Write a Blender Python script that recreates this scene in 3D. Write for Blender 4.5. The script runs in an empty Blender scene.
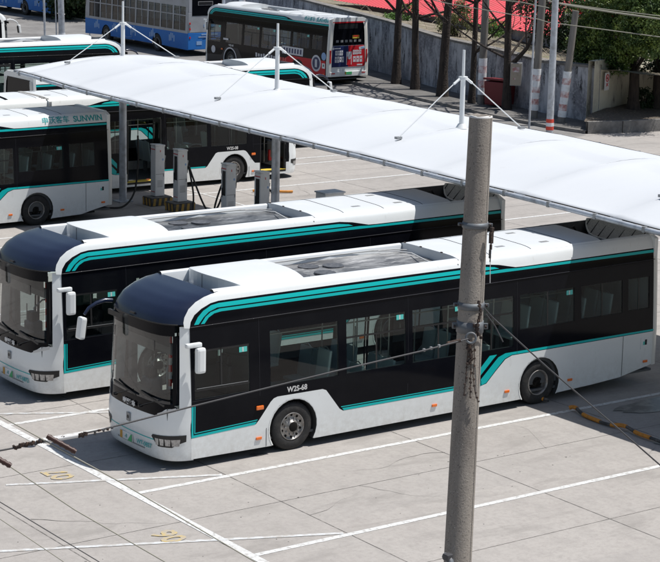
import bpy, bmesh, math, random
from mathutils import Vector, Matrix
random.seed(7)
R = math.radians
PI = math.pi
scn = bpy.context.scene
col = bpy.data.collections.new('yard'); scn.collection.children.link(col)

# ------------------------------------------------------------------ materials
def mat(name, color=(.5,.5,.5), rough=.5, metal=0, coat=0, noise=None, bump=None, spec=.5, emit=None, coords='Object'):
    """noise=(scale, color2, lo, hi[, detail]) mixes a second colour; bump=(scale, strength)"""
    m = bpy.data.materials.new(name); m.use_nodes = True
    nt = m.node_tree; b = nt.nodes['Principled BSDF']
    b.inputs['Base Color'].default_value = (*color, 1)
    b.inputs['Roughness'].default_value = rough
    b.inputs['Metallic'].default_value = metal
    b.inputs['Coat Weight'].default_value = coat
    b.inputs['Coat Roughness'].default_value = .06
    b.inputs['Specular IOR Level'].default_value = spec
    tc = nt.nodes.new('ShaderNodeTexCoord')
    if noise:
        prev = None
        lst = noise if isinstance(noise, list) else [noise]
        for nz in lst:
            sc, c2, lo, hi = nz[:4]
            src = tc.outputs[coords]
            if len(nz) > 5:
                mp = nt.nodes.new('ShaderNodeMapping'); mp.inputs['Scale'].default_value = nz[5]
                nt.links.new(src, mp.inputs['Vector']); src = mp.outputs['Vector']
            n = nt.nodes.new('ShaderNodeTexNoise'); n.inputs['Scale'].default_value = sc
            n.inputs['Detail'].default_value = nz[4] if len(nz) > 4 else 6
            n.inputs['Roughness'].default_value = .6
            nt.links.new(src, n.inputs['Vector'])
            rp = nt.nodes.new('ShaderNodeMapRange'); rp.inputs['From Min'].default_value = lo; rp.inputs['From Max'].default_value = hi
            nt.links.new(n.outputs['Fac'], rp.inputs['Value'])
            mx = nt.nodes.new('ShaderNodeMix'); mx.data_type = 'RGBA'
            nt.links.new(rp.outputs['Result'], mx.inputs['Factor'])
            if prev is None: mx.inputs['A'].default_value = (*color, 1)
            else: nt.links.new(prev, mx.inputs['A'])
            mx.inputs['B'].default_value = (*c2, 1)
            prev = mx.outputs['Result']
        nt.links.new(prev, b.inputs['Base Color'])
    if bump:
        n = nt.nodes.new('ShaderNodeTexNoise'); n.inputs['Scale'].default_value = bump[0]; n.inputs['Detail'].default_value = 5
        nt.links.new(tc.outputs[coords], n.inputs['Vector'])
        bp = nt.nodes.new('ShaderNodeBump'); bp.inputs['Strength'].default_value = bump[1]; bp.inputs['Distance'].default_value = bump[2] if len(bump) > 2 else .02
        nt.links.new(n.outputs['Fac'], bp.inputs['Height']); nt.links.new(bp.outputs['Normal'], b.inputs['Normal'])
    return m

def glass(name, tint, ior=1.28, rough=.0):
    m = bpy.data.materials.new(name); m.use_nodes = True; nt = m.node_tree
    for n in list(nt.nodes): nt.nodes.remove(n)
    o = nt.nodes.new('ShaderNodeOutputMaterial'); t = nt.nodes.new('ShaderNodeBsdfTransparent'); t.inputs['Color'].default_value = (*tint, 1)
    g = nt.nodes.new('ShaderNodeBsdfGlossy'); g.inputs['Roughness'].default_value = rough
    lw = nt.nodes.new('ShaderNodeLayerWeight'); lw.inputs['Blend'].default_value = .5
    pw = nt.nodes.new('ShaderNodeMath'); pw.operation = 'POWER'; pw.inputs[1].default_value = 3.5; nt.links.new(lw.outputs['Facing'], pw.inputs[0])
    f = nt.nodes.new('ShaderNodeMath'); f.operation = 'MULTIPLY_ADD'; f.inputs[1].default_value = .75; f.inputs[2].default_value = (ior-1)**2/(ior+1)**2; nt.links.new(pw.outputs[0], f.inputs[0])
    mx = nt.nodes.new('ShaderNodeMixShader')
    nt.links.new(f.outputs[0], mx.inputs[0]); nt.links.new(t.outputs[0], mx.inputs[1]); nt.links.new(g.outputs[0], mx.inputs[2])
    nt.links.new(mx.outputs[0], o.inputs[0])
    return m

M = {}
M['white'] = mat('white_paint', (.79,.82,.83), .30, coat=.25, noise=[(1.3,(.75,.78,.79),.45,.75,5),(7,(.64,.65,.64),.62,.8,4,(1,1,.25))])
def grime(m, zt, c2, amt):
    nt = m.node_tree; b = nt.nodes['Principled BSDF']; src = b.inputs['Base Color'].links[0].from_socket
    tc = [n for n in nt.nodes if n.type == 'TEX_COORD'][0]
    sp = nt.nodes.new('ShaderNodeSeparateXYZ'); nt.links.new(tc.outputs['Object'], sp.inputs[0])
    a = nt.nodes.new('ShaderNodeMapRange'); a.inputs['From Min'].default_value = .15; a.inputs['From Max'].default_value = zt; a.inputs['To Min'].default_value = amt; a.inputs['To Max'].default_value = 0; nt.links.new(sp.outputs['Z'], a.inputs['Value'])
    n = nt.nodes.new('ShaderNodeTexNoise'); n.inputs['Scale'].default_value = 7; n.inputs['Detail'].default_value = 10; n.inputs['Roughness'].default_value = .75; nt.links.new(tc.outputs['Object'], n.inputs['Vector'])
    k = nt.nodes.new('ShaderNodeMapRange'); k.inputs['From Min'].default_value = .35; k.inputs['From Max'].default_value = .65; nt.links.new(n.outputs['Fac'], k.inputs['Value'])
    mu = nt.nodes.new('ShaderNodeMath'); mu.operation = 'MULTIPLY'; nt.links.new(a.outputs[0], mu.inputs[0]); nt.links.new(k.outputs[0], mu.inputs[1])
    mx = nt.nodes.new('ShaderNodeMix'); mx.data_type = 'RGBA'; nt.links.new(mu.outputs[0], mx.inputs['Factor']); nt.links.new(src, mx.inputs['A']); mx.inputs['B'].default_value = (*c2, 1)
    nt.links.new(mx.outputs['Result'], b.inputs['Base Color'])
grime(M['white'], .85, (.46,.44,.40), .5)
M['roofwhite'] = mat('roof_white_paint', (.62,.65,.68), .45, noise=[(1.5,(.66,.68,.70),.5,.75,6),(5,(.60,.61,.61),.62,.8,5,(.25,1,1))])
M['cream'] = mat('rear_pillar_paint', (.70,.70,.67), .35, coat=.2)
M['black'] = mat('gloss_black_band', (.004,.0045,.007), .10, spec=.11, noise=(2.0,(.006,.0065,.009),.45,.7,4))
M['charcoal'] = mat('charcoal_wrap', (.022,.023,.030), .35, spec=.25)
M['navy'] = mat('navy_visor_paint', (.011,.017,.041), .26, coat=.2, spec=.4, noise=(1.2,(.014,.021,.047),.4,.7,4))
M['teal'] = mat('teal_stripe', (.004,.47,.475), .35, spec=.3)
M['tglass'] = glass('tinted_window_glass', (.60,.69,.67), 1.5)
M['dglass'] = glass('dark_window_glass', (.42,.50,.50))
M['wglass'] = glass('windscreen_glass', (.60,.63,.62), 1.85)
M['rubber'] = mat('tyre_rubber', (.018,.018,.019), .75, noise=(6,(.05,.047,.044),.5,.8,5), bump=(30,.3))
M['rim'] = mat('wheel_rim_metal', (.30,.29,.28), .45, .6, noise=(9,(.14,.11,.09),.5,.75,5))
M['rimdark'] = mat('wheel_hub_grime', (.014,.013,.012), .8, spec=.1)
M['dark'] = mat('black_trim', (.012,.012,.013), .5)
M['under'] = mat('underbody_grime', (.02,.02,.02), .9)
M['int'] = mat('interior_panel', (.11,.118,.122), .7)
M['floorint'] = mat('interior_floor', (.10,.105,.11), .7)
M['seatc'] = mat('seat_shell', (.55,.62,.61), .6)
M['seaty'] = mat('yellow_seat', (.55,.36,.06), .6)
M['yellow'] = mat('yellow_step_edge', (.70,.52,.06), .6, noise=(12,(.45,.36,.12),.5,.8))
M['rail'] = mat('handrail_steel', (.5,.5,.48), .3, .6)
M['orange'] = mat('orange_marker_lens', (.85,.18,.02), .3, coat=.5)
M['red'] = mat('red_lens', (.55,.02,.02), .3, coat=.5)
M['lens'] = mat('lamp_lens', (.42,.41,.40), .15, .4, noise=(20,(.2,.2,.2),.45,.7))
M['greyd'] = mat('grey_metal', (.30,.31,.32), .5, .3, noise=(5,(.2,.2,.2),.5,.8))
M['wellgrey'] = mat('roof_well_metal', (.055,.056,.06), .7, noise=(4,(.09,.088,.085),.45,.8))
M['grille'] = mat('radiator_panel', (.50,.48,.45), .6, noise=(18,(.30,.29,.27),.4,.7,3,(1,1,6)))
M['tray'] = mat('equipment_tray_film', (.42,.42,.42), .38, .25, noise=[(1.1,(.12,.12,.125),.42,.58,7,(.7,2.2,1)),(3.2,(.60,.60,.59),.56,.68,5,(.5,3,1))], bump=(2.2,.8,.05))  # pale streaks in the colour stand in for white reflections on the film
M['tray2'] = mat('smoked_tray_film', (.30,.31,.32), .35, .25, noise=[(.8,(.05,.052,.056),.38,.55,7,(.6,1.8,1)),(3.2,(.46,.46,.47),.60,.72,5,(.5,3,1))], bump=(2.2,.8,.05))  # darker film, with the same reflections painted in as fainter pale streaks
M['fan'] = mat('fan_grille_grey', (.05,.055,.065), .5, noise=(20,(.14,.14,.15),.4,.7))
M['sticker'] = mat('turquoise_sticker', (.10,.55,.50), .5)
M['lettering'] = mat('pale_lettering', (.62,.62,.62), .5)
M['tealtext'] = mat('teal_lettering', (.03,.36,.37), .5)
M['plate'] = mat('green_plate', (.06,.42,.16), .5)
M['plateo'] = mat('orange_plate_end', (.55,.28,.03), .5)
M['fabric'] = mat('canopy_membrane', (.565,.59,.625), .6, noise=[(.6,(.55,.575,.61),.42,.66,6,(.35,1.6,1)),(3.5,(.50,.515,.53),.64,.82,6)])
M['steelw'] = mat('white_steel', (.75,.77,.78), .4, noise=(6,(.6,.6,.58),.6,.8))
M['galv'] = mat('galvanised_steel', (.52,.56,.62), .42, .25, noise=(4,(.3,.31,.33),.45,.75))
M['chg'] = mat('charger_paint', (.72,.73,.74), .4, noise=(3,(.62,.63,.63),.5,.8))
M['screen'] = mat('charger_screen', (.02,.022,.025), .2)
M['cable'] = mat('black_cable', (.015,.015,.015), .6)
M['hazk'] = mat('hazard_black', (.05,.05,.052), .8, noise=(6,(.14,.13,.12),.45,.7)); M['hazy'] = mat('hazard_yellow', (.46,.28,.06), .7, noise=(9,(.25,.18,.09),.5,.8))
M['hose'] = mat('orange_hose', (.60,.24,.03), .6, noise=(12,(.35,.15,.03),.5,.75))
M['pole'] = mat('weathered_concrete_pole', (.285,.255,.225), .9, noise=[(5,(.19,.168,.15),.4,.7,7,(1,1,.12)),(95,(.55,.52,.48),.65,.74,2),(60,(.08,.07,.065),.60,.72,2)], bump=(60,.4,.01))
M['galvband'] = mat('zinc_band', (.15,.17,.19), .6, .4, noise=(16,(.15,.15,.16),.4,.7))
M['rust'] = mat('rusty_fitting', (.045,.030,.025), .85, noise=(30,(.15,.085,.055),.55,.7), bump=(60,.5))
M['sleeve'] = mat('brown_insulator', (.05,.018,.014), .5)
M['wireg'] = mat('pale_wire', (.30,.29,.24), .6); M['wired'] = mat('dark_wire', (.05,.05,.055), .6)
M['paintw'] = mat('white_road_paint', (.62,.63,.63), .7, noise=[(11,(.40,.385,.37),.50,.64,9),(1.5,(.54,.53,.52),.5,.8)])
M['paintfade'] = mat('worn_road_paint', (.58,.60,.62), .75, noise=(7,(.43,.41,.385),.40,.62,8))
M['painty'] = mat('yellow_road_paint', (.50,.39,.18), .8, noise=(10,(.38,.345,.30),.40,.56,10))
M['joint'] = mat('slab_joint_tar', (.10,.095,.09), .9, noise=(7,(.26,.24,.225),.45,.65,5))
M['kerb'] = mat('kerb_concrete', (.22,.21,.20), .9, noise=(3,(.12,.115,.11),.4,.7), bump=(20,.4))
M['bark'] = mat('dark_bark', (.055,.042,.035), .95, noise=(4,(.025,.02,.018),.4,.65,6,(3,3,.6)), bump=(14,.8,.04))
M['polefar'] = mat('far_pole_concrete', (.23,.215,.20), .9, noise=(3,(.15,.14,.13),.4,.7,5,(2,2,.3)))
M['whitewash'] = mat('reflective_white_wrap', (.80,.83,.87), .6, noise=(5,(.62,.62,.63),.5,.75))
M['redband'] = mat('faded_red_band', (.48,.22,.21), .7, noise=(3.5,(.78,.74,.76),.40,.60))
M['redbright'] = mat('red_band', (.72,.07,.04), .5)
M['leaf'] = mat('camphor_leaves', (.042,.085,.017), .55, noise=(1.3,(.19,.26,.05),.44,.66,5))  # yellow-green patches are highlights painted into the leaf colour
M['leafd'] = mat('dark_leaves', (.018,.042,.014), .6, noise=(1.4,(.06,.10,.03),.45,.7,4))
M['leafo'] = mat('olive_leaves', (.13,.15,.06), .7, noise=(2,(.22,.23,.10),.4,.7,4))
M['leafg'] = mat('bright_green_leaves', (.10,.22,.04), .6, noise=(2,(.18,.28,.08),.4,.7,4))
M['litter'] = mat('leaf_litter', (.12,.10,.08), .95, noise=(9,(.32,.26,.2),.55,.75), bump=(9,1,.1))
M['redroof'] = mat('red_roof_sheet', (.60,.045,.065), .6, noise=(1.2,(.48,.05,.06),.45,.75))
M['redblossom'] = mat('red_blossom', (.6,.03,.04), .6)
M['maroon'] = mat('maroon_bin_plastic', (.16,.015,.02), .5)
M['boxbeige'] = mat('beige_enamel', (.45,.38,.30), .6, noise=(6,(.36,.27,.22),.5,.75))
M['signw'] = mat('sign_white', (.72,.72,.74), .5); M['signr'] = mat('sign_red', (.55,.04,.05), .5)
M['blue'] = mat('blue_bus_paint', (.022,.15,.50), .5, spec=.2, noise=(1,(.035,.18,.52),.4,.7))
M['silver'] = mat('grey_bus_paint', (.36,.38,.42), .4, noise=(1,(.28,.29,.31),.4,.7))
M['bluepat'] = mat('pale_blue_pattern', (.25,.40,.66), .5)
M['adnavy'] = mat('advert_navy', (.012,.022,.10), .4); M['adred'] = mat('advert_red', (.55,.02,.03), .45, spec=.25)
M['adwhite'] = mat('advert_white', (.62,.62,.66), .5)
M['blueseat'] = mat('blue_seat', (.03,.18,.42), .6)

def wall_mat(name, c1, c2, c3):
    return mat(name, c1, .95, noise=[(1.2,c2,.42,.58,9,(1,1,.5)),(3.5,c3,.56,.66,8,(1,1,.25)),(9,c1,.50,.75,7)], bump=(8,.5,.03), coords='Object')
M['wallgrey'] = wall_mat('weathered_plaster', (.52,.53,.57), (.22,.225,.255), (.045,.045,.05))
M['wallbeige'] = wall_mat('beige_plaster', (.60,.57,.47), (.50,.47,.39), (.22,.20,.17))

def ground_mat():
    m = bpy.data.materials.new('concrete_yard'); m.use_nodes = True; nt = m.node_tree; b = nt.nodes['Principled BSDF']
    b.inputs['Roughness'].default_value = .85; b.inputs['Specular IOR Level'].default_value = .25
    tc = nt.nodes.new('ShaderNodeTexCoord')
    def nz(scale, detail=8, sc=(1,1,1), rough=.6, dist=0):
        mp = nt.nodes.new('ShaderNodeMapping'); mp.inputs['Scale'].default_value = sc; nt.links.new(tc.outputs['Object'], mp.inputs['Vector'])
        n = nt.nodes.new('ShaderNodeTexNoise'); n.inputs['Scale'].default_value = scale; n.inputs['Detail'].default_value = detail; n.inputs['Roughness'].default_value = rough
        n.inputs['Distortion'].default_value = dist
        nt.links.new(mp.outputs['Vector'], n.inputs['Vector']); return n.outputs['Fac']
    def rng(s, a, c, lo=0, hi=1):
        r = nt.nodes.new('ShaderNodeMapRange'); r.inputs['From Min'].default_value = a; r.inputs['From Max'].default_value = c
        r.inputs['To Min'].default_value = lo; r.inputs['To Max'].default_value = hi; nt.links.new(s, r.inputs['Value']); return r.outputs['Result']
    def mix(f, a, c):
        x = nt.nodes.new('ShaderNodeMix'); x.data_type = 'RGBA'; nt.links.new(f, x.inputs['Factor'])
        for k, v in (('A', a), ('B', c)):
            if isinstance(v, tuple): x.inputs[k].default_value = (*v, 1)
            else: nt.links.new(v, x.inputs[k])
        return x.outputs['Result']
    c = mix(rng(nz(.35), .35, .65), (.375,.350,.330), (.402,.378,.357))
    c = mix(rng(nz(2.6, 10, (1,.6,1), .72), .47, .66, 0, .55), c, (.275,.256,.243))
    c = mix(rng(nz(9, 10, (1,1,1), .82), .47, .63, 0, .62), c, (.262,.240,.226))
    c = mix(rng(nz(5, 9, (.25,1.8,1), .8), .56, .70, 0, .5), c, (.43,.41,.395))
    # per slab tone
    vor = nt.nodes.new('ShaderNodeTexVoronoi')
    mp = nt.nodes.new('ShaderNodeMapping'); mp.inputs['Location'].default_value = (-.15-.0, 0, 0); mp.inputs['Scale'].default_value = (1/4.42, 1/3.9, 0)
    nt.links.new(tc.outputs['Object'], mp.inputs['Vector'])
    wn = nt.nodes.new('ShaderNodeTexWhiteNoise'); wn.noise_dimensions = '2D'
    fl = nt.nodes.new('ShaderNodeVectorMath'); fl.operation = 'FLOOR'; nt.links.new(mp.outputs['Vector'], fl.inputs[0]); nt.links.new(fl.outputs[0], wn.inputs['Vector'])
    nt.nodes.remove(vor)
    c = mix(rng(wn.outputs['Value'], 0, 1, 0, .35), c, (.265,.253,.244))
    c = mix(rng(nz(1.0, 6, (.35,1.3,1), .65, .6), .53, .68, 0, .62), c, (.225,.21,.197))   # dirty drag marks along the bays
    c = mix(rng(nz(28, 3), .66, .76, 0, .6), c, (.12,.115,.11))
    c = mix(rng(nz(120, 2), .35, .7, 0, .35), c, (.41,.395,.38))
    nt.links.new(c, b.inputs['Base Color'])
    bp = nt.nodes.new('ShaderNodeBump'); bp.inputs['Strength'].default_value = .35; bp.inputs['Distance'].default_value = .01
    nt.links.new(nz(40, 6), bp.inputs['Height']); nt.links.new(bp.outputs['Normal'], b.inputs['Normal'])
    return m
M['ground'] = ground_mat()
M['road'] = mat('worn_road_concrete', (.225,.22,.215), .9, noise=[(.5,(.145,.14,.138),.4,.65,8),(6,(.27,.26,.25),.55,.75,6)], bump=(10,.4,.02))
M['pave'] = mat('old_pavement', (.16,.155,.15), .95, noise=[(1,(.09,.088,.085),.4,.65,8),(9,(.24,.22,.2),.6,.75)], bump=(10,.5,.03))
M['bank'] = mat('dry_bank', (.27,.235,.18), .95, noise=[(1.2,(.14,.12,.085),.4,.6,8),(5,(.42,.38,.32),.6,.75,6),(2,(.13,.16,.06),.58,.7,6)], bump=(5,1,.15))
M['hump'] = mat('wet_stain', (.10,.10,.102), .35, noise=(2.5,(.24,.235,.225),.45,.6,8))

# ------------------------------------------------------------------ helpers
class MB:
    def __init__(s): s.bm = bmesh.new(); s.mats = []
    def mi(s, m):
        if m not in s.mats: s.mats.append(m)
        return s.mats.index(m)
    def face(s, vs, m, smooth=False):
        vv = [s.bm.verts.new(v) for v in vs]
        f = s.bm.faces.new(vv); f.material_index = s.mi(m); f.smooth = smooth; return f
    def box(s, c, d, m, rot=None, bev=0, taper=1.0):
        b = bmesh.new(); bmesh.ops.create_cube(b, size=1)
        for v in b.verts:
            v.co = Vector((v.co.x*d[0], v.co.y*d[1], v.co.z*d[2]))
            if v.co.z > 0 and taper != 1: v.co.x *= taper; v.co.y *= taper
        if bev: bmesh.ops.bevel(b, geom=b.edges[:], offset=bev, segments=2, profile=.6, affect='EDGES')
        s.add(b, m, c, rot); b.free()
    def add(s, b, m, c=(0,0,0), rot=None, smooth=False):
        mt = Matrix.Translation(c) @ (rot.to_4x4() if rot is not None else Matrix.Identity(4))
        mp = {v: s.bm.verts.new(mt @ v.co) for v in b.verts}
        k = s.mi(m)
        for f in b.faces:
            try: nf = s.bm.faces.new([mp[v] for v in f.verts])
            except ValueError: continue
            nf.material_index = k; nf.smooth = smooth or f.smooth
    def cyl(s, p0, p1, r0, r1, m, n=12, smooth=True, caps=True):
        p0 = Vector(p0); p1 = Vector(p1); d = (p1-p0).normalized()
        q = d.to_track_quat('Z', 'Y'); ux = q @ Vector((1,0,0)); uy = q @ Vector((0,1,0))
        A = [s.bm.verts.new(p0+(ux*math.cos(2*PI*i/n)+uy*math.sin(2*PI*i/n))*r0) for i in range(n)]
        B = [s.bm.verts.new(p1+(ux*math.cos(2*PI*i/n)+uy*math.sin(2*PI*i/n))*r1) for i in range(n)]
        k = s.mi(m)
        for i in range(n):
            f = s.bm.faces.new((A[i], A[(i+1) % n], B[(i+1) % n], B[i])); f.material_index = k; f.smooth = smooth
        if caps:
            for q in (A[::-1], B):
                f = s.bm.faces.new([s.bm.verts.new(v.co) for v in q]); f.material_index = k
    def tube(s, pts, r, m, n=8):
        pts = [Vector(p) for p in pts]; rings = []
        rr = r if isinstance(r, (list, tuple)) else [r]*len(pts)
        k = s.mi(m); up = None
        for i, p in enumerate(pts):
            d = (pts[min(i+1, len(pts)-1)]-pts[max(i-1, 0)]).normalized()
            if up is None: up = d.orthogonal().normalized()
            up = (up-d*up.dot(d)).normalized(); w = d.cross(up)
            rings.append([s.bm.verts.new(p+(up*math.cos(2*PI*j/n)+w*math.sin(2*PI*j/n))*rr[i]) for j in range(n)])
        for a, b in zip(rings, rings[1:]):
            for j in range(n):
                f = s.bm.faces.new((a[j], a[(j+1) % n], b[(j+1) % n], b[j])); f.material_index = k; f.smooth = True
        for q in (rings[0][::-1], rings[-1]):
            f = s.bm.faces.new([s.bm.verts.new(v.co) for v in q]); f.material_index = k
    def grid(s, pts, m, smooth=True):
        k = s.mi(m) if not callable(m) else None
        V = [[s.bm.verts.new(p) for p in row] for row in pts]
        for i in range(len(V)-1):
            for j in range(len(V[0])-1):
                f = s.bm.faces.new((V[i][j], V[i][j+1], V[i+1][j+1], V[i+1][j]))
                f.material_index = k if k is not None else s.mi(m(i, j)); f.smooth = smooth
    def poly(s, outline, holes, fn, m, cuts=(), smooth=True, cutsu=()):
        """planar polygon with holes in (u,v), cut at levels of v / u, then mapped by fn(u,v)->xyz"""
        b = bmesh.new(); E = []
        for lp in [outline]+list(holes):
            vs = [b.verts.new((p[0], 0, p[1])) for p in lp]
            for i in range(len(vs)): E.append(b.edges.new((vs[i], vs[(i+1) % len(vs)])))
        bmesh.ops.triangle_fill(b, edges=E, use_beauty=True)
        for z in cuts: bmesh.ops.bisect_plane(b, geom=b.verts[:]+b.edges[:]+b.faces[:], plane_co=(0,0,z), plane_no=(0,0,1), dist=1e-5)
        for x in cutsu: bmesh.ops.bisect_plane(b, geom=b.verts[:]+b.edges[:]+b.faces[:], plane_co=(x,0,0), plane_no=(1,0,0), dist=1e-5)
        for v in b.verts: v.co = Vector(fn(v.co.x, v.co.z))
        bmesh.ops.recalc_face_normals(b, faces=b.faces[:])
        s.add(b, m, smooth=smooth); b.free()
    def prism(s, outline, y0, y1, m, axis='y'):
        """extrude an (u,v) outline: axis 'y' -> (u,y,v); 'x' -> (x,u,v); 'z' -> (u,v,z)"""
        mk = {'y': lambda u, v, t: (u, t, v), 'x': lambda u, v, t: (t, u, v), 'z': lambda u, v, t: (u, v, t)}[axis]
        A = [s.bm.verts.new(mk(u, v, y0)) for u, v in outline]; B = [s.bm.verts.new(mk(u, v, y1)) for u, v in outline]
        k = s.mi(m); n = len(A); fs = []
        for i in range(n): fs.append(s.bm.faces.new((A[i], A[(i+1) % n], B[(i+1) % n], B[i])))
        fs.append(s.bm.faces.new(A[::-1])); fs.append(s.bm.faces.new(B))
        for f in fs: f.material_index = k
        bmesh.ops.recalc_face_normals(s.bm, faces=fs)
    def build(s, name, parent=None, loc=None):
        me = bpy.data.meshes.new(name); s.bm.to_mesh(me); s.bm.free()
        for m in s.mats: me.materials.append(M[m] if isinstance(m, str) else m)
        o = bpy.data.objects.new(name, me); col.objects.link(o)
        if parent: o.parent = parent
        if loc: o.location = loc
        return o

def tag(o, label=None, cat=None, group=None, kind=None):
    if label: o['label'] = label
    if cat: o['category'] = cat
    if group: o['group'] = group
    if kind: o['kind'] = kind
    return o
def empty(name, loc=(0,0,0), rz=0):
    o = bpy.data.objects.new(name, None); col.objects.link(o); o.location = loc; o.rotation_euler = (0,0,rz); o.empty_display_size = .3
    return o
def children(o): return [c for c in list(bpy.data.objects) if c.parent == o]
def copy_tree(o, parent=None, skip=()):
    c = o.copy(); col.objects.link(c); c.parent = parent
    for ch in children(o):
        if ch.name.split('.')[0] in skip: continue
        copy_tree(ch, c, skip)
    return c
def structure(o): o['kind'] = 'structure'; return o

def text_bm(txt, size, extrude=.001, align='CENTER', bold=0):
    cu = bpy.data.curves.new('t', 'FONT'); cu.body = txt; cu.size = size; cu.extrude = extrude; cu.align_x = align; cu.align_y = 'CENTER'; cu.offset = bold; cu.resolution_u = 3
    o = bpy.data.objects.new('t', cu); col.objects.link(o)
    bpy.context.view_layer.update()
    me = bpy.data.meshes.new_from_object(o.evaluated_get(bpy.context.evaluated_depsgraph_get()))
    bpy.data.objects.remove(o); bpy.data.curves.remove(cu)
    b = bmesh.new(); b.from_mesh(me); bpy.data.meshes.remove(me)
    return b
def text(mb, txt, size, m, loc, xdir, ydir, bold=0, stretch=1.0):
    b = text_bm(txt, size, bold=bold); x = Vector(xdir).normalized(); y = Vector(ydir).normalized(); z = x.cross(y).normalized()
    rot = Matrix((x*stretch, y, z)).transposed()
    mb.add(b, m, loc, rot); b.free()

def interp(t, pts):
    if t <= pts[0][0]: return pts[0][1]
    for (a, va), (b, vb) in zip(pts, pts[1:]):
        if t <= b: return va+(vb-va)*(t-a)/(b-a)
    return pts[-1][1]

# ------------------------------------------------------------------ BUS
HW = 1.275
GP = [(0,.0),(.9,0),(1.25,.0),(2.0,.04),(2.75,.09),(3.05,.13),(3.18,.165),(3.27,.20),(3.33,.25),(3.38,.31)]
def g(z): return interp(z, GP)
ZC = [.9,1.25,1.6,2.0,2.4,2.75,2.9,3.05,3.12,3.18,3.23,3.27,3.30,3.33,3.36]
XF, XR = 2.64, 9.04       # axles
def side(s, off=0.0): return lambda x, z: (x, s*(HW-g(z)+off), z)
def arc(cx, r, z0, n=14, z1=None):
    a0 = math.asin((z0-.48)/r)
    return [(cx-r*math.cos(a0+(PI-2*a0)*i/n), .48+r*math.sin(a0+(PI-2*a0)*i/n)) for i in range(n+1)]
BANDTOP = [(.30,2.72),(.33,2.84),(.42,2.96),(.58,3.06),(.80,3.14),(.98,3.165),(4,3.18),(7.55,3.19),(7.9,3.15),(8.35,3.06),(8.6,3.055)]

def frontF(y, z, extra=0.0):
    """x of the front face at lateral y and height z (before the visor)"""
    u = min(1, abs(y)/(HW-g(z)))
    x = -.30+.12*u*u+.35*u**8+.13*u**40
    x += .03*max(0, z-.9)
    x += .10*max(0, .55-z)*(1-u*.5) + (0.035 if z < .24 else 0)
    if .55 < z < 1.0: x -= .02*math.sin((z-.55)/.45*PI)
    return x-extra
VIS = [(0,.30,2.80),(1,.305,2.92)]
def visor_pt(u, t):
    """t 0..1 from the lower lip (z 2.8) up and back to x~.92"""
    side_p = [(0,.17,2.80),(.15,.19,2.92),(.35,.30,3.08),(.55,.47,3.19),(.78,.68,3.265),(1,.92,3.31)]
    cen_p = [(0,-.25,2.80),(.15,-.20,2.92),(.35,-.05,3.08),(.55,.18,3.20),(.78,.52,3.29),(1,.92,3.335)]
    sx = interp(t, [(p[0], p[1]) for p in side_p]); sz = interp(t, [(p[0], p[2]) for p in side_p])
    cx = interp(t, [(p[0], p[1]) for p in cen_p]); cz = interp(t, [(p[0], p[2]) for p in cen_p])
    w = .28*u*u+.52*abs(u)**8+.20*abs(u)**3; wz = .35*u*u+.65*abs(u)**6
    x = cx+(sx-cx)*w; z = cz+(sz-cz)*wz
    y = u*(HW-g(min(z, 3.3))+(.0))
    return (x, y, z)

def make_wheel(parent, x, s, steer=False):
    """wheel on side s (+1/-1), tyre outer face near the body side"""
    w = bpy.data.objects.new('wheel', None); col.objects.link(w); w.parent = parent; w.location = (x, s*(HW-.03), .48); w.empty_display_size = .2
    key = ('wheel', steer)
    if key not in cache:
        prof = [(.27,-.02),(.30,.005),(.36,.012),(.43,.006),(.465,-.012),(.48,-.04),(.48,-.25),(.46,-.28),(.30,-.28)]
        n = 40; t = MB()
        t.grid([[(r*math.cos(2*PI*i/n), y, r*math.sin(2*PI*i/n)) for r, y in prof] for i in range(n+1)], 'rubber')
        for k in range(60):      # tread blocks
            a = 2*PI*k/60
            t.box((.481*math.cos(a), -.145, .481*math.sin(a)), (.012,.2,.03), 'rubber', Matrix.Rotation(-a, 3, 'Y'))
        r = MB()
        if steer: pr = [(.285,-.015),(.275,.008),(.262,.006),(.255,-.03),(.20,-.045),(.15,-.02),(.11,.0),(.10,.035),(.075,.045),(.0,.045)]
        else: pr = [(.285,-.015),(.275,.010),(.262,.008),(.25,-.05),(.235,-.14),(.20,-.16),(.14,-.15),(.12,-.06),(.09,-.045),(0,-.045)]
        r.grid([[(q*math.cos(2*PI*i/n), y, q*math.sin(2*PI*i/n)) for q, y in pr] for i in range(n+1)],
               (lambda i, j: 'rim' if (steer and j < 7) or (not steer and j < 4) else 'rimdark'))
        for k in range(10):
            a = 2*PI*k/10
            rr = .165; yy = -.02 if steer else -.15
            r.cyl((rr*math.cos(a), yy-.02, rr*math.sin(a)), (rr*math.cos(a), yy+.035, rr*math.sin(a)), .014, .012, 'greyd', 6)
        for k in range(10 if steer else 8):
            a = 2*PI*(k+.5)/(10 if steer else 8); rr = .225 if steer else .20; yy = -.038 if steer else -.155
            r.cyl((rr*math.cos(a), yy-.03, rr*math.sin(a)), (rr*math.cos(a), yy+.006, rr*math.sin(a)), .026, .026, 'rimdark', 10)
        for k in range(3):
            a = 2*PI*k/3; r.box((.08*math.cos(a), -.03, .08*math.sin(a)), (.05,.09,.05), 'rimdark')
        to = t.build('tyre', w); ro = r.build('rim', w); cache[key] = (to, ro)
    else:
        for o in cache[key]:
            c = o.copy(); col.objects.link(c); c.parent = w
    if s < 0: w.rotation_euler = (0,0,PI)
    return w
cache = {}

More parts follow.
